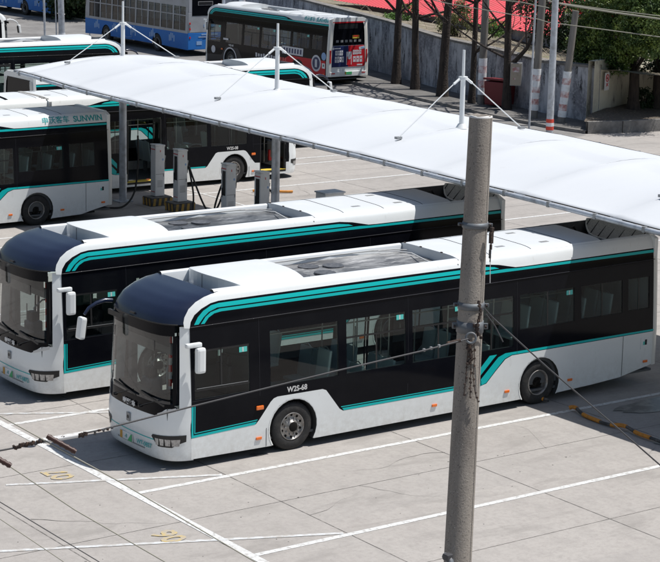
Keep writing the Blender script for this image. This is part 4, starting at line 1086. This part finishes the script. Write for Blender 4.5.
def grips(root, o):
    m = MB(); rg = random.Random(2)
    for a, b, n_, r in (((95,432.5,15.98),(112,428,16.02),5,.018),((36,442,15.7),(44,441,15.75),5,.025),((14,447,15.6),(33,443,15.65),12,.025),((60,438,15.8),(64,437,15.8),3,.014),((78,436,15.85),(86,434.5,15.9),6,.024)):
        for k in range(n_):
            t = k/(n_-1); q = W(a[0]+(b[0]-a[0])*t, a[1]+(b[1]-a[1])*t+rg.uniform(-1.2,1.2), a[2])-o
            m.box(tuple(q), (r*1.0,r*.8,r*rg.uniform(.6,1.5)), 'rust' if n_ > 5 or k % 2 else 'wired', Matrix.Rotation(rg.random()*2,3,'Y'), bev=.004)
        m.build('wire_grip', root); m = MB()
    m.bm.free(); m = MB(); m.tube([tuple(W(43,441.5,15.75)-o), tuple(W(78,435.5,15.85)-o)], .018, 'lettering', 8); m.build('splice_sleeve', root)
    m = MB(); a = W(447,343.5,17.7)-o; b = W(460,340.5,17.75)-o; m.cyl(tuple(a), tuple(b), .016,.018,'rust',8); m.build('turnbuckle', root)
    for px, py in ((424,350),(431,348.2),(439,346)):
        m = MB(); m.box(tuple(W(px,py,17.6)-o), (.022,.022,.028), 'greyd', bev=.005); m.build('guy_clamp', root)
wire([(468,339,17.8),(424,350.5,17.5),(336,371,16.9),(190,407,16.4),(100,430,16.0),(14,448,15.6),(-40,458,15.4)], .008, 'wired', 'steel guy wire from the near pole to the left edge with rusty grips on it', 'guy_wire', 0, grips)
wire([(-30,398,14.5),(0,416,14.5),(120,482,14.5),(262,566,14.5),(330,610,14.5)], .0048, 'wireg', 'pale wire with a long brown insulator crossing the shadow at lower left', 'insulated_wire', 0, sleeve(47,436,76,452,14.5,.018))
wire([(-30,443,14.0),(0,460,14.0),(75,510,14.0),(165,562,14.0),(220,598,14.0)], .0048, 'wireg', 'pale wire with a brown insulator right at the left edge', 'insulated_wire', 0, sleeve(-12,453.5,11,466,14.0,.018))
wire([(-20,490,13.5),(0,502,13.5),(96,560,13.5),(150,594,13.5)], .0038, 'wired', 'thin dark wire across the bottom left corner of the photo')
wire([(-20,508,13.5),(0,519,13.5),(61,560,13.5),(100,588,13.5)], .0035, 'wireg', 'lowest thin greenish wire in the bottom left corner')
wire([(484,308,17.8),(493,318,17.9),(548,368,17.9),(617.6,428,17.9),(660,465,17.9),(720,520,17.9)], .007, 'wired', 'dark stay wire running down to the right from the near pole', 'guy_wire')
wire([(486,314,17.8),(495,326,17.85),(503,342,17.85)], .006, 'wired', 'short loose wire end hanging beside the near pole', 'wire_end')

# ------------------------------------------------------------------ far side: pavement, walls, bank, roof
KB = [(39.5,31.45),(39.25,33.7),(39.4,37.3),(39.9,41.1),(40.5,45.5),(41.5,51.1),(44.2,66),(49.5,112)]
WL = [(41.8,33.45),(42.0,37.0),(42.7,41.0),(43.6,46.5),(45.3,53.0),(49,68),(55,112)]
pv = MB()
rowsP = []
for k in range(len(KB)):
    rowsP.append([(KB[k][0],KB[k][1],0),(KB[k][0],KB[k][1],.14),(KB[k][0]+.16,KB[k][1],.14)])
pv.grid(rowsP, 'kerb', smooth=False); structure(pv.build('kerb'))
pv = MB(); pv.grid([[(KB[k][0]+.16,KB[k][1],.13),(WL[min(k,len(WL)-1)][0] if k < len(WL) else 60, WL[min(k,len(WL)-1)][1] if k < len(WL) else 112,.13)] for k in range(len(WL))], 'pave', smooth=False); structure(pv.build('pavement'))
def wall(pts, z0, z1, th, m, cope=None):
    root = empty('boundary_wall', (pts[0][0],pts[0][1],0)); o = Vector((pts[0][0],pts[0][1],0)); mb = MB()
    for (a, b) in zip(pts, pts[1:]):
        A = Vector((a[0],a[1],0)); B = Vector((b[0],b[1],0)); n_ = max(2,int((B-A).length/1.5)); d = (B-A).normalized(); nn = Vector((d.y,-d.x,0))*th
        rows = []
        for i in range(n_+1):
            p = A.lerp(B, i/n_)-o; zz = z1(p.y+o.y) if callable(z1) else z1
            rows.append([tuple(p+Vector((0,0,z0))),tuple(p+Vector((0,0,z0+(zz-z0)*.5))),tuple(p+Vector((0,0,zz))),tuple(p+nn+Vector((0,0,zz))),tuple(p+nn+Vector((0,0,z0)))])
        mb.grid(rows, m, smooth=False)
    mb.build('wall_face', root)
    if cope:
        cm_ = MB()
        for (a, b) in zip(pts, pts[1:]):
            A = Vector((a[0],a[1],0))-o; B = Vector((b[0],b[1],0))-o; d = (B-A).normalized(); n2 = Vector((d.y,-d.x,0)); n_ = max(2,int((B-A).length/1.5)); rows = []
            for i in range(n_+1):
                p = A.lerp(B, i/n_); zz = z1(p.y+o.y) if callable(z1) else z1
                rows.append([tuple(p-n2*.06+Vector((0,0,zz-.02))),tuple(p-n2*.07+Vector((0,0,zz+.09))),tuple(p+n2*(th+.05)+Vector((0,0,zz+.11))),tuple(p+n2*(th+.05)+Vector((0,0,zz-.02)))])
            cm_.grid(rows, cope, smooth=False)
        cm_.build('coping', root)
    return root
wz = lambda y: interp(y, [(33,2.55),(37,2.42),(42,2.55),(47,2.62),(53,2.85),(68,3.1),(112,3.4)])
w1 = wall(WL, 0, wz, .3, 'wallgrey', 'kerb'); tag(w1, 'long weathered grey plaster wall along the far pavement', 'wall')
w2 = wall([(41.55,33.25),(46,35.0),(50,37.2),(60,41.5)], 0, 2.85, -.3, 'wallbeige'); tag(w2, 'beige plaster wall carrying a small sign behind the planter', 'wall')
pw = empty('planter_bed', (39.6,31.4,0)); o = Vector((39.6,31.4,0)); m = MB()
PLN = [(39.62,31.42),(41.2,30.95),(43.2,30.6),(48,30.3),(56,30.5)]
for a, b in zip(PLN, PLN[1:]):
    A = Vector((a[0],a[1],0))-o; B = Vector((b[0],b[1],0))-o; d = (B-A).normalized(); nn = Vector((-d.y,d.x,0))*.22
    m.grid([[tuple(q), tuple(q+Vector((0,0,.52))), tuple(q+nn+Vector((0,0,.52))), tuple(q+nn)] for q in (A, A.lerp(B,.5), B)], 'kerb', smooth=False)
    m.box(tuple(B+Vector((0,-.005,.26))), (.03,.02,.5), 'dark')
m.face([tuple(Vector((39.62,31.42,0))-o), tuple(Vector((39.62,31.42,.52))-o), tuple(Vector((41.9,33.4,.52))-o), tuple(Vector((41.9,33.4,0))-o)], 'kerb')
m.build('planter_wall', pw)
m = MB(); rows = []; rg = random.Random(12)
for i in range(30):
    x = 39.8+.6*i; r_ = []
    for j in range(8):
        y0 = interp(x, [(p[0],p[1]) for p in PLN])+.2; y1 = min(interp(x, [(41.9,33.3),(46,35),(50,37.2),(60,41.5)]), y0+.3+(x-39.8)*1.2); y = y0+(y1-y0)*j/7
        r_.append((x-o.x, y-o.y, .46+.10*j/7*3*min(1,(x-39.8)/3)*.6+.05*rg.random()))
    rows.append(r_)
m.grid(rows, 'litter', smooth=False); m.build('soil', pw); tag(pw, 'raised concrete planter bed full of dry leaf litter in front of the beige wall', 'planter')
# bank behind the wall
bm_ = MB(); rows = []; rg = random.Random(9)
for i in range(60):
    y = 31+1.4*i; r_ = []
    xw = interp(y, [(p[1],p[0]) for p in WL])+.28
    for j in range(26):
        t = j/25; x = xw+t*70
        z = wz(y)-.12-.8*min(1,t*8)-.3*t+.15*rg.random()
        r_.append((x, y, z))
    rows.append(r_)
bm_.grid(rows, 'bank'); structure(bm_.build('terrain'))

# red roofs
rs = empty('red_roof_shed', (52,60,0)); o = Vector((52,60,0)); m = MB()
A = Vector((50.5,45.5,2.55)); B = Vector((50.2,66,3.1)); n_ = 150
ex = Vector((7.5,0,2.4)); rows = []
for i in range(n_*3+1):
    a = A.lerp(B, i/(n_*3)); h = Vector((0,0,.03 if i % 6 in (0,1) else 0)); rows.append([tuple(a-o+h), tuple(a+ex-o+h)])
m.grid(rows, 'redroof', smooth=False)
m.build('roof_sheet', rs)
m = MB(); m.box((-.9,-4.2,1.4),(.2,20.2,2.4),'wallgrey'); m.box((2.5,-14.2,2.0),(7,.2,3.6),'wallgrey'); m.build('shed_wall', rs)
tag(rs, 'long red sheet metal roof of a low shed behind the wall', 'shed')

# bark trees along the wall
def leafy(mb, center, rad, n, size, m, rg, squash=.8, clumps=26):
    cs = []
    for _ in range(clumps):
        d = Vector((rg.gauss(0,1),rg.gauss(0,1),rg.gauss(0,1))).normalized()
        cs.append(Vector(center)+Vector((d.x*rad,d.y*rad,d.z*rad*squash))*rg.uniform(.45,.95))
    k = mb.mi(m)
    for _ in range(n):
        c = rg.choice(cs); r = rad*.33
        p = c+Vector((rg.gauss(0,1),rg.gauss(0,1),rg.gauss(0,.8)))*r*.5
        a = Vector((rg.gauss(0,1),rg.gauss(0,1),rg.gauss(0,1))).normalized()*size*rg.uniform(.6,1.3); b = a.orthogonal().normalized()*size*.5
        b.rotate(Matrix.Rotation(rg.random()*6, 3, a.normalized()))
        f = mb.bm.faces.new([mb.bm.verts.new(p-a*.5), mb.bm.verts.new(p+b*.5), mb.bm.verts.new(p+a*.5), mb.bm.verts.new(p-b*.5)]); f.material_index = k
def branches(mb, base, h, r, rg, n, spread, m='bark', start=.55):
    pts = [Vector(base)]; d = Vector((rg.uniform(-.03,.03), rg.uniform(-.03,.03), 1))
    k = 9
    for i in range(1, k+1): pts.append(pts[-1]+Vector((d.x+rg.uniform(-.02,.02), d.y+rg.uniform(-.02,.02), 1))*h/k)
    mb.tube([tuple(p) for p in pts], [r*1.35]+[r*(1-.55*i/k) for i in range(1, k+1)], m, 12)
    tips = []
    for i in range(n):
        t = start+(1-start)*i/max(1,n); q = pts[int(t*k)]; a = rg.random()*2*PI; L_ = spread*rg.uniform(.6,1.1)
        e = [q]; dd = Vector((math.cos(a), math.sin(a), rg.uniform(.3,1.0))).normalized()
        for s_ in range(5):
            dd = (dd+Vector((rg.uniform(-.3,.3),rg.uniform(-.3,.3),rg.uniform(-.1,.3)))*.6).normalized(); e.append(e[-1]+dd*L_/5)
            if s_ > 0 and rg.random() < .9:
                f_ = [e[-1]]; d2 = (dd+Vector((rg.uniform(-1,1),rg.uniform(-1,1),rg.uniform(-.4,.8)))).normalized()
                for z_ in range(3): f_.append(f_[-1]+d2*L_*.14); d2 = (d2+Vector((rg.uniform(-.4,.4),rg.uniform(-.4,.4),.1))).normalized()
                mb.tube([tuple(p) for p in f_], [.022,.016,.011,.006], m, 4); tips.append(f_[-1])
        rr = r*.42*(1-t*.4)
        mb.tube([tuple(p) for p in e], [rr*(1-.16*s_) for s_ in range(6)], m, 6); tips.append(e[-1])
    return tips
TR = [(43.0,49.3,.21,'first dark bare tree trunk right of the advert bus'),(42.35,46.9,.20,'dark bare trunk against the wall, second right of the advert bus'),(41.75,44.0,.24,'thickest dark trunk by the wall under the red roof'),(41.35,41.3,.15,'slender dark trunk just left of the banded concrete poles'),(41.3,38.7,.19,'dark trunk with a side branch forking right, beside the beige meter box')]
for i, (x, y, r, lb) in enumerate(TR):
    t = empty('bare_tree', (x,y,.12)); rg = random.Random(20+i); m = MB()
    tips = branches(m, (0,0,0), 10.5, r, rg, 22, 4.2, start=(.30 if i > 2 else .38))
    if i == 4: m.tube([(0,0,2.0),(.2,-.3,2.3),(.3,-.9,2.9),(.3,-1.3,3.6),(.35,-1.7,4.3),(.5,-2.1,5.2)], [.12,.11,.09,.075,.06,.04], 'bark', 8); m.tube([(.3,-.9,2.9),(.3,-.75,3.8),(.3,-.8,5.0)], [.05,.04,.02], 'bark', 6)
    m.build('trunk', t)
    tag(t, lb, 'tree', 'bare trees along the wall')
for i, (x, y, lb) in enumerate([(56,75,'dark trunk at the top behind the advert bus roof, leftmost of three'),(57.2,72.3,'forked dark trunk behind the advert bus roof, middle of three'),(57,70.0,'dark trunk behind the advert bus roof, rightmost of three')]):
    t = empty('bank_tree', (x,y,1.8)); rg = random.Random(40+i); m = MB(); branches(m, (0,0,0), 9, .42, rg, 7, 4, start=.4); m.build('trunk', t); tag(t, lb, 'tree', 'trees on the bank')
# evergreen trees on the right
def evergreen(x, y, z0, h, r, crowns, seed, label, m='leaf', n=9000, size=.20):
    t = empty('evergreen_tree', (x,y,z0)); rg = random.Random(seed); mt = MB()
    branches(mt, (0,0,0), h, r, rg, 10, 2.6, start=.35); mt.build('trunk', t)
    mc = MB(); tot = sum(q[3]**2 for q in crowns)
    for (cx, cy, cz_, rad) in crowns: leafy(mc, (cx-x, cy-y, cz_-z0), rad, int(n*rad*rad/tot), size, m, rg, .78, clumps=int(14+rad*14))
    mc.build('crown', t); tag(t, label, 'tree'); return t
def GP_(px, py, x):     # point on plane x=const
    d = fw+rt_*(px-330)/FL-up_*(py-281)/FL; k = (x-c_cam.x)/d.x; return c_cam+d*k
cr = []
for px, py, rad in ((596,46,1.15),(612,30,1.3),(585,30,.9),(590,12,1.2),(618,52,.9),(628,20,1.3),(605,58,.7),(645,30,1.3),(650,8,1.5),(610,-5,1.6),(640,45,.8),(662,45,1.1),(580,52,.6),(675,20,1.5),(632,2,1.3),(592,64,.75),(606,69,.6),(618,63,.7),(584,58,.6),(600,55,.9),(578,44,.7),(627,57,.6)):
    p = GP_(px, py, 43.2); cr.append((p.x, p.y, p.z, rad*.92))
pb_ = GP_(633, 112, 44.0)
evergreen(44.0, pb_.y, .5, 5.5, .26, cr, 3, 'large evergreen tree with a rounded crown overhanging the beige wall', n=42000, size=.15)
cr = []
for px, py, rad in ((668,60,1.2),(655,70,.7),(690,30,2.0),(700,70,1.5),(660,20,1.2)):
    p = GP_(px, py, 46); cr.append((p.x, p.y, p.z, rad))
pb_ = GP_(656, 108, 45.4)
evergreen(45.4, pb_.y, .5, 6, .2, cr, 5, 'darker tree at the right edge, trunk wrapped in leaves', 'leafd', 9000, .17)
cr = []
for px, py, rad in ((560,6,2.2),(600,-8,2.6),(650,-5,3),(560,28,1.3),(540,-8,1.6),(625,35,2.0),(575,40,1.2)):
    p = GP_(px, py, 50); cr.append((p.x, p.y, p.z, rad))
evergreen(50.5, 41.5, 1.8, 5.5, .25, cr, 6, 'dark bushy tree behind the wall with red blossom showing', 'leafd', 15000, .2)
for ob in children(bpy.data.objects['evergreen_tree.002']) if 'evergreen_tree.002' in bpy.data.objects else []:
    pass
m = MB(); rg = random.Random(31)
o = GP_(580, 20, 48.3)
for k in range(16):
    p = GP_(rg.choice((575,577,580,578,592,611,613)) + rg.uniform(-4,4), rg.uniform(2,30), 48.3)-o; leafy(m, tuple(p), .14, 26, .10, 'redblossom', rg, .9, 4)
sb = m.build('blossom_sprays'); sb.location = tuple(o); tag(sb, 'sprays of red blossom poking through the dark tree leaves', 'blossom')
sb.name = 'blossom_shrub'
# shrubs on the bank
def shrub(px, py, x, rad, n, mt, seed, label, tall=1.0, nm='bank_shrub'):
    p = GP_(px, py, x); t = empty(nm, (p.x,p.y,p.z-rad*tall)); rg = random.Random(seed)
    m = MB()
    for k in range(7): a = rg.random()*2*PI; m.tube([(0,0,0),(math.cos(a)*rad*.25,math.sin(a)*rad*.25,rad*tall*.8),(math.cos(a)*rad*.5,math.sin(a)*rad*.5,rad*tall*1.6)],[.02,.015,.008],'bark',4)
    m.build('stem', t); m = MB(); leafy(m, (0,0,rad*tall), rad, n, .13, mt, rg, tall, 14); m.build('foliage', t); tag(t, label, 'shrub', 'shrubs on the bank')
shrub(458,22,46.3,1.05,3400,'leafo',1,'olive shrub with red blossom behind the wall left of the banded pole',1.3)
shrub(493,26,46.5,.6,1200,'leafg',2,'small green shrub on the bank right of the banded pole')
shrub(352,25,50,.9,1400,'leafo',3,'loose olive shrub on the bank above the advert bus')
shrub(390,20,47.5,.55,700,'leafg',4,'bright green shrub behind the first trunk on the bank')
shrub(340,35,48.5,.9,1200,'leafo',5,'pale shrub low behind the advert bus roof')
shrub(408,12,49,.6,800,'leafg',6,'green shrub between the first two trunks')
shrub(645,100,45,.6,1500,'leafd',7,'dark shrub at the foot of the right edge tree',.9)
shrub(383,28,46.8,.4,600,'leafg',8,'creeper spilling over the wall top next to the bus')
shrub(300,10,60,1.6,1400,'leafo',9,'broad pale shrub at the top centre behind the dark trunk')
shrub(270,4,66,2.0,1400,'leafo',10,'distant olive shrub at the top above the charging canopy')
m = MB(); rg = random.Random(77)      # twigs and dry stalks on the bank
for k in range(260):
    y = rg.uniform(36,66); xw = interp(y, [(p[1],p[0]) for p in WL]); x = xw+rg.uniform(.5,5); z = wz(y)-.55
    a = rg.random()*PI*2; l = rg.uniform(.3,1.3); e = Vector((math.cos(a),math.sin(a),rg.uniform(.1,.9))).normalized()*l
    m.tube([(x,y,z),(x+e.x,y+e.y,z+e.z)], [.018,.006], 'boxbeige' if k % 2 else 'bark', 4)
leafy(m, (46.5,52,2.0), 1.0, 10, .1, 'leafo', rg)
tg = m.build('dry_brush'); tg['kind'] = 'stuff'
# dark tree belt far at the top left
for i, (px, py, x, rad, lb) in enumerate([(80,19,52,2.6,'dark tree mass between the two blue buses'),(230,30,56,3.4,'dark tree behind the grey poles at the top'),(262,16,60,3.0,'dark crown above the advert bus')]):
    d = fw+rt_*(px-330)/FL-up_*(py-281)/FL; k = -c_cam.z/d.z; p = c_cam+d*k; p.z = rad*.8; t = empty('shade_tree', (p.x,p.y,0)); rg = random.Random(60+i); mt = MB(); branches(mt, (0,0,0), p.z+rad*.3, .3, rg, 6, 2.5, start=.3); mt.build('trunk', t)
    mc = MB(); leafy(mc, (0,0,p.z), rad, 9000, .34, 'leafd', rg, .9, 40); mc.build('crown', t); tag(t, lb, 'tree', 'shade trees past the road')

# ------------------------------------------------------------------ poles in the distance
def pole_far(px, py, label, r=.15, h=11, lean=0, wrap=None, mt='polefar', pos=None, nm='utility_pole', zb=0, grp='far poles'):
    d = fw+rt_*(px-330)/FL-up_*(py-281)/FL; k = (zb-c_cam.z)/d.z; p = c_cam+d*k
    t = empty(nm, (p.x,p.y,zb)); m = MB(); L_ = Vector((lean*rt_.x, lean*rt_.y, 0))
    m.tube([(0,0,0),tuple(L_*.5+Vector((0,0,h*.5))),tuple(L_+Vector((0,0,h)))], [r, r*.9, r*.8], mt, 16); m.build('shaft', t)
    if wrap:
        z0, z1, ms = wrap; n_ = len(ms)
        for q, mm in enumerate(ms):
            a = z0+(z1-z0)*q/n_; b = z0+(z1-z0)*(q+1)/n_; w = MB()
            w.cyl(tuple(L_*(a/h)+Vector((0,0,a))), tuple(L_*(b/h)+Vector((0,0,b))), r+.012, r+.011, mm, 18); w.build('band', t)
    tag(t, label, 'pole', grp); return t
ww = ['whitewash','redband','whitewash','redband','whitewash','redband','whitewash']
pole_far(481,104,'banded concrete pole left of the maroon bin', .185, 11, .1, (.45,2.15,['whitewash','redband','whitewash','redband','whitewash']), zb=.13, grp='concrete poles with faded red and white bands')
pole_far(533.5,118,'banded concrete pole left of the tall grey lamp pole', .175, 11, .35, (.35,2.2,ww), zb=.13, grp='concrete poles with faded red and white bands')
pole_far(561,122.5,'leaning banded concrete pole right of the tall grey lamp pole', .175, 4.9, .42, (.25,2.25,ww), zb=.13, grp='concrete poles with faded red and white bands')
pole_far(549,143,'tall grey lamp pole with a bright red and white collar, nearest the canopy', .15, 11, .0, (.55,1.0,['redbright','whitewash','redbright']), 'galv', nm='lamp_pole')
pole_far(528.5,139,'thin grey conduit pipe standing left of the lamp pole', .045, 11, .1, None, 'galv', nm='conduit_pipe')
pole_far(546,141,'thin rusty rod close beside the lamp pole', .03, 8, .1, None, 'rust', nm='conduit_pipe')
pole_far(62,38,'grey pole with a white foot, left of the first mast', .2, 11, -.3, (.0,.3,['whitewash']), 'galv', nm='lamp_pole')
pole_far(45,40,'thin pole left of the white footed grey pole', .07, 11, -.2, None, 'galv', nm='conduit_pipe')
pole_far(56.5,38,'slimmest rod beside the white footed grey pole', .04, 11, -.25, None, 'galv', nm='conduit_pipe')
pole_far(90,36,'thin post in front of the large blue bus front end', .06, 11, -.2, None, 'galv', nm='conduit_pipe')
pole_far(241,62,'thick grey pole in front of the advert bus side', .2, 11, .05, None, 'galv', nm='lamp_pole')
pole_far(223,62,'thin pole in front of the advert bus nose', .09, 11, .05, None, 'galv', nm='conduit_pipe')
pole_far(399.5,-20,'upper part of a thin pole above the third tree', .05, 2, 0, None, 'galv', nm='conduit_pipe') if False else None
# bin, meter box, sign
d = fw+rt_*(499-330)/FL-up_*(106-281)/FL; k = (.13-c_cam.z)/d.z; p = c_cam+d*k
bn_ = empty('waste_bin', (p.x,p.y,.13), ) ; bn_.rotation_euler = (0,0,.3)
m = MB(); m.box((0,0,.62),(1.0,1.0,1.1),'maroon',bev=.05,taper=1.08); m.build('bin_body', bn_); m = MB(); m.box((0,0,1.24),(1.15,1.15,.10),'maroon',Matrix.Rotation(.08,3,'Y'),bev=.03); m.build('lid', bn_)
for s in (-.35,.35):
    m = MB(); m.cyl((.35,s,.08),(.35,s+.06,.08),.08,.08,'dark',12); m.build('wheel', bn_)
tag(bn_, 'maroon lidded waste bin on the pavement behind the near pole', 'bin')
p = GP_(517, 74, 42.0); mbx = empty('meter_box', (41.75, p.y, p.z-.5)); m = MB(); m.box((0,0,.5),(.36,.52,1.05),'greyd',bev=.015); m.build('case', mbx)
m = MB(); m.box((-.19,.0,.5),(.02,.48,.98),'boxbeige',bev=.005); m.box((-.203,.0,.72),(.006,.30,.22),'redband'); m.box((-.203,.05,.3),(.006,.10,.08),'redband'); m.build('door', mbx); mbx.rotation_euler = (0,0,.75); mbx.location = (41.55, GP_(517,74,41.6).y, GP_(517,74,41.6).z-.5); tag(mbx, 'beige fronted meter box on the weathered wall beside a trunk', 'meter box')
p = GP_(592, 86, 42.45); ws = empty('wall_sign', (p.x,p.y,p.z-.4)); dv = Vector((4.1,1.7,0)).normalized(); rm_ = Matrix.Rotation(math.atan2(dv.y,dv.x),3,'Z'); ws.rotation_euler = (0,0,math.atan2(dv.y,dv.x))
ws.location = Vector((42.55, 33.3+.65*1.7/4.1-.10, 1.55)); m = MB(); m.box((0,0,.35),(.46,.02,.78),'signw',bev=.004); m.build('sign_plate', ws)
m = MB(); m.tube([(.15*math.cos(a),-.013,.50+.15*math.sin(a)) for a in [2*PI*k/24 for k in range(25)]], .022, 'signr', 6); m.tube([(-.10,-.013,.60),(.10,-.013,.40)], .018, 'signr', 6)
m.box((0,-.013,.49),(.13,.006,.07),'dark'); m.box((-.03,-.013,.53),(.06,.006,.05),'dark')
m.tube([(-.08,-.013,.27),(0,-.013,.20),(.08,-.013,.27)], .02, 'signr', 5); m.tube([(-.10,-.013,.14),(0,-.013,.22),(.10,-.013,.14)], .02, 'signr', 5); m.build('sign_symbol', ws)
tag(ws, 'small white prohibition sign with red ring on the beige wall', 'sign')

def far_wire(pts, r, label):
    P = [GP_(*p) for p in pts]; o = P[0].copy(); m = MB(); m.tube([tuple(q-o) for q in P], r, 'wireg', 5)
    ob = m.build('overhead_wire'); ob.location = o; tag(ob, label, 'wire', 'overhead lines by the far trees')
far_wire([(430,-1,38),(445,3,38),(537,19,37.5),(549,22.5,37),(600,29,38),(660,37,39),(690,41,39)], .021, 'lower grey line sloping down to the right past the lamp pole')
far_wire([(548,1,37),(563,4.5,37),(610,12,38),(660,19,39),(690,23,39)], .038, 'thick upper line running right from the lamp pole top')
far_wire([(560,3,37.2),(610,10,38.2),(660,16,39.2),(690,19,39.2)], .02, 'thinner line just above the thick upper line')
far_wire([(480,-2,38),(520,2,38),(549,8,37)], .022, 'short line left of the lamp pole at the top')

# ------------------------------------------------------------------ camera, light, world
cam = bpy.data.cameras.new('camera'); co = bpy.data.objects.new('camera', cam); scn.collection.objects.link(co)
cam.sensor_width = 36; cam.sensor_fit = 'HORIZONTAL'; cam.lens = FL/660*36; cam.clip_end = 1500; cam.clip_start = .5
mm = Matrix((rt_, up_, -fw)).transposed().to_4x4(); mm.translation = c_cam; co.matrix_world = mm
scn.camera = co
sdir = Vector((.40,-.20,1)).normalized()     # towards the sun
sun = bpy.data.lights.new('sun','SUN'); sun.energy = 4.6; sun.angle = R(.5); sun.color = (1,.965,.91)
so_ = bpy.data.objects.new('sun', sun); scn.collection.objects.link(so_); so_.rotation_euler = sdir.to_track_quat('Z','Y').to_euler(); so_.location = (0,0,40)
wd = bpy.data.worlds.new('World'); scn.world = wd; wd.use_nodes = True; nt = wd.node_tree
sk = nt.nodes.new('ShaderNodeTexSky'); sk.sky_type = 'NISHITA'; sk.sun_disc = False; sk.sun_elevation = math.asin(sdir.z); sk.sun_rotation = math.atan2(sdir.x, sdir.y)
sk.air_density = 1.3; sk.dust_density = 1.5
bgn = nt.nodes['Background']; bgn.inputs['Strength'].default_value = .07; nt.links.new(sk.outputs[0], bgn.inputs[0])
scn.view_settings.view_transform = 'Standard'; scn.view_settings.look = 'None'; scn.view_settings.exposure = .12; scn.view_settings.gamma = 1
scn.render.engine = 'CYCLES'
scn.cycles.transparent_max_bounces = 16; scn.cycles.max_bounces = 6
